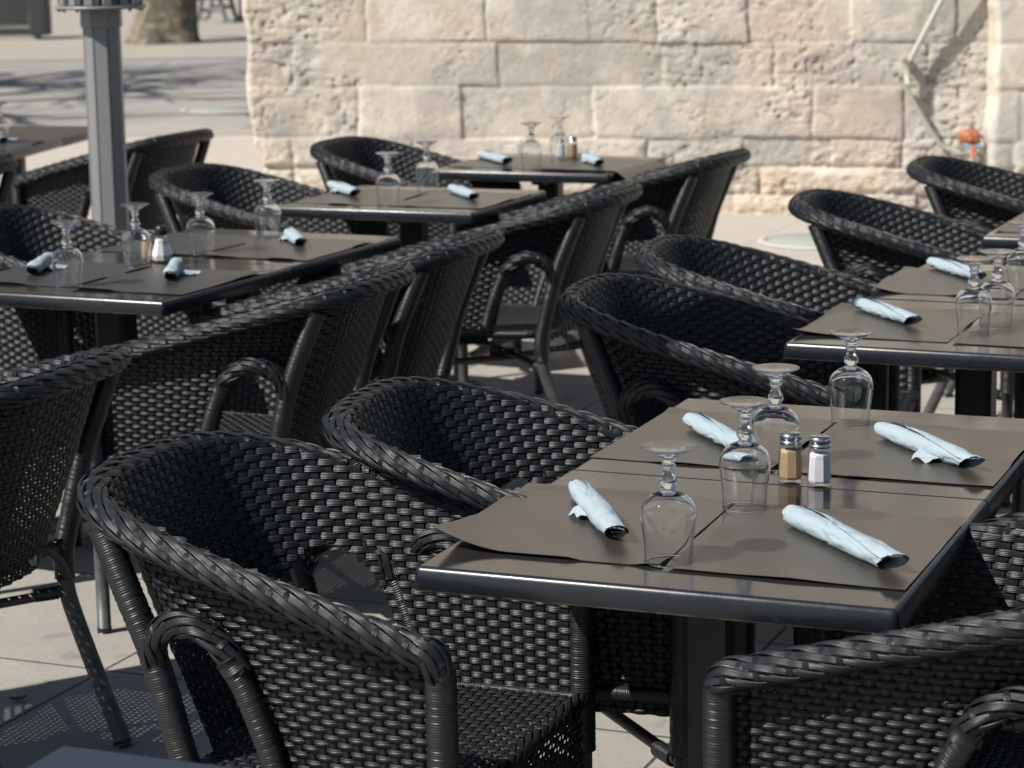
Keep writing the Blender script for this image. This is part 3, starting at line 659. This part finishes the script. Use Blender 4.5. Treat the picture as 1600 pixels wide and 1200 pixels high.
def make_chair():
    root = empty('rattan_armchair')
    build_shell().build('backrest', RAT, root)
    th = np.linspace(-np.pi/2, np.pi/2, 240); lth = th_of(np.linspace(0, LT, 240)); P = rimp(lth)
    # turn the ends down into the posts
    a = np.array([[.004, -.2905, .630], [.006, -.2915, .650]]); b = a[::-1]*np.array([1, -1, 1])
    P = np.vstack([a, P[1:-1], b]); P = smooth_path(P[::3], 240)
    r_ = .0226+.0012*np.cos(np.linspace(-2, 2, len(P))*np.pi); r_[:4] = [.018, .0215, .0235, .0245]; r_[-4:] = [.0245, .0235, .0215, .018]
    mb = MB(); braid(mb, P, r_, straps=11, slope=-.33, hw=.0064, ell=(1.08, .96)); mb.build('rim', [RAT, CORE], root)
    # seat
    mb = MB(); sp = .0150; nx = int(.43/sp); ny = int(.50/sp)
    def seatz(x, y): return .432-.012*np.exp(-((x+.2)/.16)**2-(y/.17)**2)
    def hwid(x): return .258-.03*np.clip((-x-.2)/.24, 0, 1)**2
    for i in range(nx+1):
        x = -.004-i*sp; hwd = hwid(x) if x > -.43 else .2; y = np.arange(-hwd, hwd, sp/5); ph = (y/sp); off = sq(np.cos(np.pi*(ph+i)), 1.5)*.0018
        C = np.stack([np.full(y.shape, x), y, seatz(x, y)+off], -1); n = len(y)
        ribbon(mb, C, np.tile([0, 0, 1.], (n, 1)), np.tile([1., 0, 0], (n, 1)), .0062)
    for j in range(-ny//2-1, ny//2+2):
        y = j*sp; x = np.arange(-.44, .0, sp/5); x = x[np.abs(y) < hwid(x)]
        if len(x) < 4: continue
        off = -sq(np.cos(np.pi*((-x-.004)/sp+j)), 1.5)*.0018; n = len(x)
        C = np.stack([x, np.full(x.shape, y), seatz(x, y)+off], -1); ribbon(mb, C, np.tile([0, 0, 1.], (n, 1)), np.tile([0, 1., 0], (n, 1)), .0055)
    fr = smooth_path([(-.005, -.272, .425), (-.25, -.262, .425), (-.40, -.225, .423), (-.435, -.12, .422), (-.437, 0, .422), (-.435, .12, .422), (-.40, .225, .423), (-.25, .262, .425), (-.005, .272, .425)], 80)
    wrapped(mb, [fr[0], fr[len(fr)//8], fr[len(fr)//4], fr[3*len(fr)//8], fr[len(fr)//2], fr[5*len(fr)//8], fr[3*len(fr)//4], fr[7*len(fr)//8], fr[-1]], .013, mi=1)
    mb.build('seat', [RAT, WRAP], root)
    # front apron and front rail
    mb = MB(); braid(mb, np.stack([np.full(60, .004), np.linspace(-.268, .268, 60), np.full(60, .424)], -1), .0135, straps=7, slope=.35)
    for j in range(9):
        z = .411-j*.0123; y = np.arange(-.27, .27, PS/5); off = sq(np.cos(np.pi*(y/PS+j)), 1.5)*.0021; n = len(y)
        ribbon(mb, np.stack([.006+off, y, np.full(n, z)], -1), np.tile([1., 0, 0], (n, 1)), np.tile([0, 0, 1.], (n, 1)), .0053)
    for i in range(-11, 12):
        z = np.arange(.305, .42, .006); n = len(z); off = np.cos(np.pi*(i+(z-.411)/.0123))*.0008
        ribbon(mb, np.stack([.006-off, np.full(n, i*PS), z], -1), np.tile([1., 0, 0], (n, 1)), np.tile([0, 1., 0], (n, 1)), .005)
    mb.tube([(.006, -.268, .302), (.006, .268, .302)], .008, mi=2, k=10)
    mb.build('front_apron', [RAT, CORE, WRAP], root)
    for s in (-1, 1):
        mb = MB()
        ap = smooth_path([(-.322, s*.274, .600), (-.350, s*.277, .640), (-.392, s*.277, .664), (-.436, s*.270, .661), (-.470, s*.256, .632), (-.480, s*.246, .592)], 60)
        braid(mb, ap, .0185, straps=8, slope=-s*.30, hw=.0062, upv=(0, 1, 0))
        wrapped(mb, [(-.333, s*.278, .612), (-.312, s*.274, .572), (-.285, s*.270, .50), (-.262, s*.266, .425)], .0185, mi=2)
        mb.tube([(-.326, s*.277, .604), (-.338, s*.279, .622)], .0205, mi=2)
        mb.build('arch_trim', [RAT, CORE, WRAP], root)
        mb = MB(); wrapped(mb, [(.0, s*.289, .648), (.0, s*.286, .5), (.0, s*.284, .335)], .0225); mb.tube([(0, s*.284, .35), (0, s*.284, .18), (.0, s*.284, .012)], .0165, 1, 16)
        mb.tube([(0, s*.284, 0), (0, s*.284, .014)], .0175, 2, 16); mb.build('leg', [WRAP, LEGM, BLKP], root)
        mb = MB(); wrapped(mb, [(-.560, s*.243, .795), (-.520, s*.246, .70), (-.483, s*.243, .605), (-.447, s*.238, .47), (-.432, s*.233, .40), (-.434, s*.230, .345)], .0215)
        mb.tube(smooth_path([(-.432, s*.230, .36), (-.446, s*.228, .29), (-.510, s*.220, .13), (-.562, s*.213, .012)], 30), .0180, 1, 16); mb.tube([(-.558, s*.2135, .014), (-.563, s*.2125, 0)], .019, 2, 16)
        mb.tube(smooth_path([(-.43, s*.17, .42), (-.44, s*.20, .39), (-.445, s*.226, .345)], 8), .010, 1, 10)
        mb.build('leg', [WRAP, LEGM, BLKP], root)
    mb = MB(); c = (-.235, 0, .318)
    for s in (-1, 1):
        mb.tube([(-.442, s*.228, .318), (-.235, 0, .318+.012*s), (.0, -s*.284, .318)], .0105, 0, 12)
        wrapped(mb, [(-.425, s*.212, .318), (-.39, s*.175, .318)], .0145, mi=1, n=6); wrapped(mb, [(-.02, -s*.262, .318), (-.055, -s*.22, .318)], .0145, mi=1, n=6)
    wrapped(mb, [(-.275, 0, .318), (-.235, 0, .318), (-.195, 0, .318)], .021, mi=1, n=8)
    mb.build('stretcher', [LEGM, WRAP], root)
    mb = MB(); mb.lathe([(0, 0), (.0125, 0), (.0135, .001), (.0135, .003), (.0115, .004), (0, .0032)], 24); o = mb.build('badge', simple('clear_badge', (.22, .22, .21), .2, spec=.8), root)
    o.location = (-.453, -.075, .425); o.rotation_euler = (0, R(-78), 0)
    return root
CH = make_chair()
chairs = [
 # x, y, yaw, faces, label
 (.001, 3.458, .376, 0, 'large near rattan armchair in front of all others, left of the nearest table'),
 (.344, 3.965, .27, 0, 'rattan armchair tucked behind the large near one, left of the nearest tables'),
 (.381, 3.358, .385, 1, 'rattan armchair cut by the bottom right corner, its front post standing before the nearest table'),
 (.86, 4.08, .385, 1, 'rattan armchair mostly hidden behind the right edge of the nearest table'),
 (.770, 5.212, .30, 0, 'rattan armchair right behind the back edge of the nearest table, with shaded inside'),
 (.979, 5.906, .26, 0, 'rattan armchair sunlit inside, second from the nearest table in the right-hand row'),
 (1.481, 6.913, .29, 0, 'rattan armchair beside the manhole cover, third in the right-hand row'),
 (1.982, 7.848, .34, 0, 'rattan armchair farthest back in the right-hand row, under the conduit and orange bag'),
 (-.087, 8.915, .404, 0, 'rattan armchair at the left of the table closest to the limestone wall'),
 (-.546, 7.954, .376, 0, 'rattan armchair between the parasol mast and the single middle table'),
 (-1.018, 6.799, .385, 0, 'rattan armchair at the left edge, behind the glasses of the long left table'),
 (-1.31, 6.10, .40, 0, 'rattan armchair seen below the front edge of the long left table'),
 (-.895, 5.805, .325, 1, 'rattan armchair at the right front of the long left table, its side arch showing'),
 (-.680, 6.435, .32, 1, 'rattan armchair at the right back of the long left table, seen from its narrow back'),
 (-.248, 7.53, .315, 1, 'rattan armchair at the right of the single middle table, with its rear legs in view'),
 (.205, 8.66, .39, 1, 'rattan armchair at the right of the table closest to the limestone wall'),
 (-1.414, 4.715, .35, 1, 'dark rattan armchair at the left edge seen from behind, with a clear round badge'),
 (-1.72, 4.00, .41, 1, 'rattan armchair just off the left side of the photo, shading the paving'),
 (-1.852, 9.884, .45, 1, 'rattan armchair behind the parasol mast'),
 (-2.43, 8.75, .42, 1, 'rattan armchair whose back corner shows at the left edge by the parasol mast'),
 (1.32, 5.18, .40, 1, 'rattan armchair whose front leg shows under the right-hand second table'),
]
for x, y, yw, f, lab in chairs:
    place(CH, (x, y, 0), -yw+(math.pi if f else 0), lab, 'armchair', 'black rattan armchairs around the tables')

# ================================================================== TABLES
TW, TD, TH = .70, .649, .75
def make_table():
    root = empty('cafe_table'); mb = MB()
    # rounded slab from inset rings; (z, outward offset)
    prof = [(.7150, -.006), (.7135, .000), (.7142, .0045), (.7160, .0066), (.7420, .0030), (.7462, .0014), (.7488, -.0012), (.75, -.0048)]
    def ring(o, z, k=5, rc=.006):
        pts = []
        for cx, cy, a0 in ((TW-rc, rc, -90), (TW-rc, TD-rc, 0), (rc, TD-rc, 90), (rc, rc, 180)):
            for t in range(k):
                a = R(a0+90*t/(k-1)); rr = rc+o; pts.append((cx+rr*math.cos(a), cy+rr*math.sin(a), z))
        return pts
    P = np.array([ring(o, z) for z, o in prof]); n0 = mb.n; mb.grid(P, 1, closev=True, flip=True)
    k = P.shape[1]; mb.f += [tuple(n0+(len(prof)-1)*k+i for i in range(k))]; mb.mi += [0]; mb.sm += [False]
    mb.f += [tuple(n0+i for i in range(k))[::-1]]; mb.mi += [1]; mb.sm += [False]
    mb.build('tabletop', [TAB, EDG], root)
    c = (TW/2, TD/2)
    MB().box((c[0], c[1], .39), (.082, .082, .60), bev=.012).build('column', COLM, root)
    mb = MB(); mb.box((c[0], c[1], .703), (.17, .17, .022), bev=.003); mb.box((c[0], c[1], .688), (.30, .045, .012), bev=.003); mb.box((c[0], c[1], .6875), (.045, .30, .011), bev=.003); mb.build('mounting_plate', simple('dark_grey_casting', (.05, .048, .045), .6), root)
    for i in range(4):
        a = math.pi/4+i*math.pi/2; d = np.array([math.cos(a), math.sin(a)])
        pts = [(c[0]+d[0]*t, c[1]+d[1]*t, z) for t, z in ((.02, .125), (.10, .118), (.22, .085), (.32, .040), (.39, .018))]
        mb = MB(); mb.tube(smooth_path(pts, 20), np.linspace(.030, .022, 21), k=14, ell=(.95, .72)); mb.tube([(c[0]+d[0]*.37, c[1]+d[1]*.37, 0), (c[0]+d[0]*.37, c[1]+d[1]*.37, .014)], .014, 1, 12)
        mb.build('base_foot', [CAST, BLKP], root)
    return root
TB = make_table()
TABS = {}
def table(key, o, yaw, label, z=0):
    t = place(TB, (o[0], o[1], z), -yaw, label, 'table', 'black square cafe tables')
    TABS[key] = (np.array(o, float), yaw, z); return t
def tp_(key, a, b, z=.75):
    o, yw, zz = TABS[key]; c, s = math.cos(yw), math.sin(yw); return (o[0]+a*c+b*s, o[1]-a*s+b*c, z+zz)
def second(o, yaw, k=1): return (o[0]+math.sin(yaw)*(TD+.004)*k, o[1]+math.cos(yaw)*(TD+.004)*k)
Mo, Do, Eo, Bo, Fo = (-.142, 3.347), (-1.497, 6.14), (-.767, 7.857), (.597, 5.147), (-.287, 8.96)
table('M', Mo, .378, 'nearest black table, its chipped front corner over the bottom right armchair')
table('M2', second(Mo, .378), .378, 'black table pushed against the back of the nearest table', -.0015)
table('D', Do, .42, 'front table of the pair on the left, with a bright line along its front edge')
table('D2', second(Do, .42), .42, 'back table of the pair on the left, in front of the single middle table', -.001)
table('E', Eo, .384, 'single black table in the middle distance, carrying a napkin half in blue shade')
table('F', Fo, .385, 'single black table closest to the limestone wall')
table('B', Bo, .405, 'front table of the pair at the right edge, seen above the nearest table')
table('B2', second(Bo, .405, 1.035), .405, 'back table of the pair at the right edge, standing a finger behind its twin', -.003)
table('C', (1.36, 6.845), .40, 'black table whose left corner alone shows at the right edge of the photo')
g = (-2.063-.7*math.cos(.16), 9.924+.7*math.sin(.16))
table('G', g, .16, 'black table at the far left edge behind the parasol mast')
table('G2', second(g, .16), .16, 'black table behind the one at the far left edge', -.002)
h = (-.518-math.sin(.378)*TD, 2.602-math.cos(.378)*TD)
table('H', h, .378, 'dark table corner along the bottom edge of the photo')
# chipped corner of the nearest table
mb = MB(); r_ = np.random.RandomState(4); Z, A = np.meshgrid(np.linspace(-1.4, 1.4, 8), np.linspace(0, 2*np.pi, 14, endpoint=False), indexing='ij'); q = 1+(vnoise(A*2, Z*2, 1.5, 8)-.5)*.9
mb.grid(np.stack([.699+.007*q*np.cos(Z)*np.cos(A)+.001, .001+.006*q*np.cos(Z)*np.sin(A), .7155+.0032*q*np.sin(Z)], -1), closev=True, flip=True)
mt = [o for o in bpy.data.objects if o.get('label', '').startswith('nearest black')][0]
mb.build('chipped_corner', DUST, [c for c in mt.children if c.name.startswith('tabletop')][0])

# ================================================================== PLACEMATS
def placemat(key, a, b, w_, d_, label, rz=0, curl=None, seed=0, dz=0):
    nx, ny = 31, 41; U, V = np.meshgrid(np.linspace(0, 1, nx), np.linspace(0, 1, ny), indexing='ij')
    x = U*w_; y = V*d_
    ed = np.minimum(np.minimum(U, 1-U), np.minimum(V, 1-V)); lift = .0040*sstep(.45, .8, fbm(U*3, V*3, 1.3, 1, seed+200))*sstep(.12, 0, ed)
    z = .0011+.0016*fbm(U, V, 2.2, 1, seed+300)+lift
    if curl: z = z+curl(U, V)
    th = .0005; mb = MB(); P = np.stack([x, y, z], -1); mb.grid(P, flip=False); Q = P.copy(); Q[..., 2] -= th; mb.grid(Q, flip=True)
    for a1, b1 in ((P[0], Q[0]), (P[-1], Q[-1]), (P[:, 0], Q[:, 0]), (P[:, -1], Q[:, -1])): mb.grid(np.stack([a1, b1], 0))
    o = mb.build('placemat', MATM); p = tp_(key, a, b, .75+dz); o.location = p; o.rotation_euler = (0, 0, -TABS[key][1]+rz)
    tag(o, label, 'placemat', 'grey paper placemats'); return o
def cfl(U, V): return .026*np.clip(1-(U+V*.75)/.34, 0, 1)**1.6+.010*np.clip(1-U/.25, 0, 1)**2*(V < .9)*.6
placemat('M', .002-.018, .093, .352, .42, 'placemat with a lifted front left corner, nearest the large armchair', .02, cfl, 1)
placemat('M', .350, .092, .343, .41, 'placemat at the front right of the nearest table, under two glasses', -.01, None, 2, .0012)
placemat('M2', -.002, .095, .325, .43, 'placemat at the back left of the nearest pair, its edge level with the table side', -.015, None, 3)
placemat('M2', .335, .088, .36, .43, 'placemat at the back right of the nearest pair', -.01, None, 4, .001)
placemat('D', .002, .115, .345, .42, 'placemat at the front left of the long left table, crossed by a curled napkin flap', .01, None, 5)
placemat('D', .355, .10, .34, .42, 'placemat at the front right of the long left table', -.01, None, 6, .001)
placemat('D2', .01, .09, .34, .42, 'placemat at the back left of the long left table', 0, None, 7)
placemat('D2', .355, .09, .34, .42, 'placemat at the back right of the long left table', .01, None, 8, .001)
placemat('E', .01, .08, .34, .45, 'left placemat on the single middle table', .02, None, 9)
placemat('E', .355, .09, .34, .45, 'right placemat on the single middle table', -.01, None, 10, .001)
placemat('F', .01, .09, .34, .45, 'left placemat on the table closest to the wall', -.01, None, 11)
placemat('F', .36, .07, .40, .45, 'right placemat hanging over the side of the table closest to the wall', .0, lambda U, V: -.040*np.clip((U-.86)/.14, 0, 1)**1.2, 12, .001)
placemat('B', -.012, .095, .345, .43, 'left placemat on the front table at the right edge', .015, lambda U, V: .012*np.clip(1-(U+V)/.25, 0, 1)**1.5, 13)
placemat('B', .345, .09, .345, .43, 'right placemat on the front table at the right edge', 0, None, 14, .001)
placemat('B2', -.022, .085, .36, .43, 'left placemat poking past the corner of the back table at the right edge', .02, lambda U, V: .014*np.clip(1-(U+V)/.3, 0, 1)**1.5, 15)
placemat('B2', .345, .09, .345, .43, 'right placemat on the back table at the right edge', 0, None, 16, .001)
placemat('C', .01, .10, .34, .42, 'placemat on the table corner at the right edge', 0, None, 17)
placemat('G', .36, .08, .32, .42, 'placemat on the table at the far left edge', 0, None, 18)

# ================================================================== GLASSES
def make_glass():
    root = empty('water_glass')
    out = [(.0344, .0), (.0346, .003), (.0352, .018), (.0362, .034), (.0386, .052), (.0402, .066), (.0398, .076), (.0372, .086), (.0318, .094), (.024, .0995), (.014, .1025), (.006, .1035)]
    mb = MB(); q = smooth_path([(a, 0, b) for a, b in out], 44)[:, [0, 2]]; qi = np.column_stack([np.maximum(q[:, 0]-.0013, .0001), q[:, 1]-.0020*sstep(.05, .09, q[:, 1])])
    prof = np.vstack([[[.0001, .1037]], q[::-1][1:], [[.0338, -.0003]], qi[:-1], [[.0001, .1012]]]); mb.lathe(prof[::-1], 56); mb.build('bowl', BOWL, root)
    mb = MB(); t = np.linspace(0, 2*np.pi, 48); mb.tube(np.stack([.0344*np.cos(t), .0344*np.sin(t), np.full(48, .0010)], -1), .0011, k=8, cap=False); mb.build('lip', GLS, root)
    st = [(.0, .0985), (.010, .0985), (.018, .0992), (.0235, .1005), (.015, .1045), (.0095, .108), (.0105, .111), (.0133, .116), (.0128, .121), (.0092, .129), (.0074, .136), (.0084, .1385), (.0108, .1405), (.0110, .1425), (.0085, .1448), (.0090, .1465), (.0112, .149), (.0118, .1505), (.0105, .153), (.0, .1532)]
    mb = MB(); mb.lathe(smooth_path([(max(a, .00001), 0, b) for a, b in st], 90)[:, [0, 2]], 40); mb.build('stem', GLS, root)
    ft = [(.0001, .1536), (.010, .1540), (.017, .1570), (.026, .1625), (.036, .1668), (.0392, .1680), (.0400, .1692), (.0392, .1702), (.034, .1700), (.022, .1688), (.0001, .1676)]
    mb = MB(); mb.lathe(smooth_path([(a, 0, b) for a, b in ft], 60)[:, [0, 2]], 56); mb.build('foot', GLS, root)
    return root
GL = make_glass()
for key, a, b, lab in [
  ('M', .340, .129, 'upturned stemmed glass at the very front of the nearest table'),
  ('M', .354, .475, 'upturned stemmed glass just left of the pepper shaker on the nearest table'),
  ('M2', .322, .118, 'upturned stemmed glass standing behind the pepper shaker, over the end of a napkin roll'),
  ('M2', .360, .495, 'upturned stemmed glass at the back of the nearest pair of tables, before the dark armchair'),
  ('D', .344, .115, 'upturned stemmed glass at the front of the long left table, beside the bent napkin'),
  ('D', .304, .50, 'upturned stemmed glass covering the pepper shaker on the long left table'),
  ('D2', .336, .130, 'upturned stemmed glass right of the black-capped salt shaker on the long left table'),
  ('D2', .345, .495, 'upturned stemmed glass at the back of the long left table'),
  ('E', .355, .113, 'upturned stemmed glass at the front of the single middle table'),
  ('E', .314, .520, 'upturned stemmed glass at the back of the single middle table'),
  ('F', .357, .111, 'upturned stemmed glass at the front of the table closest to the wall'),
  ('F', .361, .400, 'upturned stemmed glass partly covering the salt shaker by the limestone wall'),
  ('B', .366, .205, 'upturned stemmed glass at the front of the right-hand second table'),
  ('B', .391, .330, 'upturned stemmed glass close behind the front one on the right-hand second table'),
  ('B2', .339, .21, 'upturned stemmed glass cut by the right edge of the photo'),
  ('C', .36, .12, 'upturned stemmed glass foot peeking in at the right edge over the farthest right-hand table'),
  ('G', .50, .42, 'upturned stemmed glass cut by the left edge of the photo')]:
    place(GL, tp_(key, a, b, .7525), random.uniform(0, 6), lab, 'glass', 'upturned stemmed glasses')

# ================================================================== SHAKERS
def make_shaker(kind):
    root = empty(kind+'_shaker'); mb = MB(); H = .062
    body = [(.0001, .0), (.0165, .0), (.0178, .0015), (.0180, .008), (.0172, .030), (.0164, .044), (.0150, .052), (.0125, .058), (.0122, H)]
    if kind == 'flared_salt': body = [(.0001, .0), (.0235, .0), (.0245, .004), (.0245, .016), (.0215, .026), (.0165, .042), (.0120, .058), (.0105, .066)]; H = .066
    p = np.array(body); mb.lathe(p[:6], 8, smooth=False); mb.lathe(p[5:], 16); mb.build('bottle', THIN if kind != 'flared_salt' else THIN, root)
    top = .0455 if kind != 'flared_salt' else .05; ins = [(r-.0022, z) for r, z in body if z < top]; ins[0] = (.0001, .0045); ins = [ins[0], (ins[1][0], .0045)]+[q for q in ins[2:] if q[1] > .006]
    ins = ins+[(ins[-1][0]*.97, top), (.0001, top+.001)]
    mb = MB(); mb.lathe(ins, 8, smooth=False); mb.build('powder', PEP if kind == 'pepper' else SALT, root)
    mb = MB()
    if kind == 'flared_salt':
        mb.lathe([(.0115, H-.006), (.0130, H-.004), (.0142, H+.004), (.0136, H+.012), (.009, H+.0165), (.0001, H+.0175)], 24); mb.build('cap', BLKP, root)
    else:
        mb.lathe([(.0135, H-.008), (.0150, H-.0075), (.0150, H-.0035), (.0142, H-.003), (.0142, H-.001), (.0152, H), (.0152, H+.005), (.0140, H+.0075), (.010, H+.009), (.0001, H+.0095)], 28); mb.build('cap', STEEL, root)
        mb = MB()
        for i in range(7):
            r_ = 0 if i == 0 else .0055; mb.lathe([(.0001, H+.0098), (.0009, H+.0096), (.0009, H+.0088)], 8, c=(r_*math.cos(i), r_*math.sin(i), 0))
        mb.build('shaker_holes', BLKP, root)
    return root
PS_, SS_, FS_ = make_shaker('pepper'), make_shaker('salt'), make_shaker('flared_salt'); PS_.scale = SS_.scale = (1.2, 1.2, 1.17)
FS_.name = 'salt_shaker_flared'; FS_.scale = (1.22, 1.22, 1.22)
def shk(pr, key, a, b, rz, lab, cat):
    o = place(pr, tp_(key, a, b, .7505), rz, lab, cat, 'salt and pepper shakers'); return o
shk(PS_, 'M2', .372, .030, .4, 'pepper shaker full of tan pepper on the nearest pair of tables', 'pepper shaker')
shk(SS_, 'M2', .424, .018, 1.0, 'white salt shaker beside the tan pepper shaker on the nearest pair of tables', 'salt shaker')
o = shk(PS_, 'D', .262, .628, .2, 'pepper shaker seen through a glass on the long left table', 'pepper shaker')
shk(FS_, 'D', .312, .615, .3, 'flared salt shaker with a black cap on the long left table', 'salt shaker').name = 'salt_shaker'
shk(SS_, 'F', .318, .524, .3, 'salt shaker seen through a glass by the limestone wall', 'salt shaker')
shk(PS_, 'F', .362, .536, .7, 'pepper shaker against the limestone wall', 'pepper shaker')

# ================================================================== NAPKIN ROLLS
def make_napkin(seed, L=.20, r=.0165, flap=None):
    r_ = np.random.RandomState(seed); root = empty('napkin_roll'); mb = MB(); nu, nt_ = 46, 60
    u = np.linspace(0, 1, nu); U, T = np.meshgrid(u, np.linspace(0, 1, nt_), indexing='ij'); T = -.5+T*(2*np.pi*1.30+.5+1.7*(U-.5))
    rad = r*(1+.05*np.sin(U*5+seed)-.10*np.exp(-U/.05)-.16*sstep(.75, 1, U))*(.86+.030*T+.05*sstep(1.2, 2*np.pi, T))*(1+(fbm(U*3, T*.6, 2.2, 4, seed, .5)-.5)*.22); rdg = np.abs(fbm(U*2.2+T*.25, T*.4-U*1.2, 2.0, 3, seed+50, .5)-.5)*2; rad = rad-r*.13*np.clip(1-rdg/.10, 0, 1)
    x = L*U+np.where(U > .5, (U-.5)*2*.022*np.cos(T-1.1), 0)-np.where(U < .3, (.3-U)/.3*.016*np.cos(T-2.3), 0)
    y = rad*np.cos(T)*1.12; z = rad*np.sin(T)*.92; z = np.maximum(z, -r*.80)+r*.80+.001
    P = np.stack([x, y, z], -1); mb.grid(P); Q = P-np.stack([0*x, np.cos(T), np.sin(T)], -1)*.0007; mb.grid(Q, flip=True)
    mb.build('paper_roll', NAP, root)
    if flap is not None:
        fu, side, fl = flap; mb = MB(); a, b = np.meshgrid(np.linspace(0, 1, 14), np.linspace(0, 1, 14), indexing='ij')
        xx = L*fu+(b-.5)*.062*(1-.5*a**3)+a*fl*.5; yy = side*(r*.55+a*(.010+abs(fl))*(1-.3*(b-.5)*np.sign(fl))); zz = .003+(1-a)**2*.012+.0035*np.sin(a*6+b*5+seed)*a+.004*fbm(a, b, 3, 3, seed)
        mb.grid(np.stack([xx, yy, zz], -1)); mb.grid(np.stack([xx, yy, zz-.0008], -1), flip=True); mb.build('loose_corner', NAP, root)
    return root
def roll(pr, key, p0, p1, lab):
    A = np.array(tp_(key, *p0, .7525)); B_ = np.array(tp_(key, *p1, .7525)); d = B_-A
    o = place(pr, tuple(A), math.atan2(d[1], d[0]), lab, 'napkin', 'rolled pale blue napkins'); s = np.linalg.norm(d)/.21; return o, A, math.atan2(d[1], d[0])
def make_knife():
    root = empty('table_knife'); MB().tube(smooth_path([(.188, .001, .0135), (.15, 0, .013), (.10, 0, .013), (.06, 0, .013)], 20), np.concatenate([[.004], np.full(15, .0082), np.linspace(.008, .006, 5)]), k=14, ell=(1.15, .75)).build('handle', BLKP, root)
    MB().box((.035, 0, .013), (.06, .0012, .015)).build('blade', STEEL, root); return root
def make_fork():
    root = empty('table_fork'); mb = MB()
    for i in range(4):
        y = -.0075+i*.005; mb.tube(smooth_path([(.150, y*.9, .012), (.175, y, .016), (.203, y, .018)], 8), np.linspace(.0015, .0009, 9), k=6)
    mb.build('tines', STEEL, root); MB().box((.140, 0, .0125), (.024, .019, .002), bev=.0008).build('neck', STEEL, root); MB().tube([(.02, 0, .013), (.13, 0, .0125)], .0022, k=8, ell=(2, .8)).build('handle', STEEL, root); return root
NKA, NKB, NKC, NKD, NKE = make_napkin(11, .285, .0170, (.42, -1, .016)), make_napkin(12, .285, .0175, (.62, -1, .024)), make_napkin(13, .265, .0165), make_napkin(14, .29, .0185), make_napkin(15, .25, .0175, (.45, 1, .045))
KN, FK = make_knife(), make_fork()
naps = [
 (NKA, 'M', (.085, .455), (.25, .18), 'rolled napkin with a fork at its mouth, at the front left of the nearest table'),
 (NKD, 'M', (.462, .385), (.67, .155), 'rolled napkin at the front right of the nearest table'),
 (NKC, 'M2', (.10, .372), (.275, .15), 'torn rolled napkin at the back left of the nearest tables'),
 (NKB, 'M2', (.449, .392), (.65, .17), 'rolled napkin at the back right of the nearest tables'),
 (NKE, 'D', (.03, .48), (.15, .22), 'rolled napkin beside the front glass of the long left table'),
 (NKE, 'D', (.43, .50), (.57, .235), 'rolled napkin before the black-capped salt shaker'),
 (NKA, 'D2', (.37, .56), (.56, .31), 'rolled napkin at the back right of the long left table'),
 (NKA, 'E', (-.04, .50), (.13, .31), 'rolled napkin half in blue shade on the single middle table'),
 (NKC, 'E', (.42, .50), (.60, .27), 'rolled napkin at the right of the single middle table'),
 (NKD, 'F', (.03, .42), (.24, .18), 'rolled napkin at the left of the table closest to the wall'),
 (NKA, 'F', (.43, .47), (.60, .20), 'rolled napkin at the right of the table closest to the wall'),
 (NKC, 'B', (.043, .47), (.25, .23), 'rolled napkin on the front table at the right edge'),
 (NKC, 'B2', (.045, .53), (.23, .29), 'rolled napkin on the back table at the right edge'),
 (NKE, 'G', (.42, .60), (.53, .38), 'rolled napkin on the table at the far left edge'),
]
for i, (pr, key, p0, p1, lab) in enumerate(naps):
    o, A, az = roll(pr, key, p0, p1, lab); Ln = {id(NKA): .300, id(NKB): .285, id(NKC): .265, id(NKD): .29, id(NKE): .25}[id(pr)]-.205; A = A+Ln*np.array([math.cos(az), math.sin(az), 0])
    if i == 0: place(FK, (A[0], A[1], .7525), az, 'steel fork whose tines show at the mouth of the front left napkin', 'fork')
    elif pr is not NKE and key not in ('D2', 'E', 'G'):
        k_ = 'black cutlery handle inside the '+lab.replace('rolled napkin', 'napkin', 1); k_ = k_.replace('rolled ', '').replace('torn ', '')
        kk = place(KN, (A[0], A[1], .7525), az, k_, 'knife', 'cutlery rolled inside the napkins')

LEAF = simple('dry_leaf_brown', (.16, .09, .04), .8)
for (x, y, rz, lab) in [(-1.09, 5.02, .4, 'curled dry leaf on the shaded paving behind the badge armchair leg'), (-.55, 5.62, 1.3, 'dry leaf on the sunlit paving behind the large near armchair'), (.36, 4.62, 2.2, 'dry leaf on the paving seen under the nearest table')]:
    mb = MB(); a, b = np.meshgrid(np.linspace(-1, 1, 11), np.linspace(-1, 1, 7), indexing='ij'); ww = .010*(1-np.abs(a)**1.6)+.001
    mb.grid(np.stack([a*.019, b*ww, .003+.006*a*a+.005*b*b+.001*np.sin(a*9)], -1)); o = mb.build('dry_leaf', LEAF); o.location = (x, y, .001); o.rotation_euler = (0, 0, rz); tag(o, lab, 'leaf', 'dry leaves on the paving')

# paper scrap on the paving
mb = MB(); a, b = np.meshgrid(np.linspace(0, 1, 12), np.linspace(0, 1, 8), indexing='ij'); mb.grid(np.stack([a*.09, b*.05, .004+.018*np.sin(a*3.1)*b+.004*np.sin(b*5)], -1))
o = mb.build('paper_scrap', simple('blue_paper', (.12, .25, .42), .8, var=(30, (.5, .55, .6)))); o.location = (.50, 5.70, .002); o.rotation_euler = (0, 0, .3); tag(o, 'small blue and white paper scrap on the paving under the nearest table', 'paper scrap')
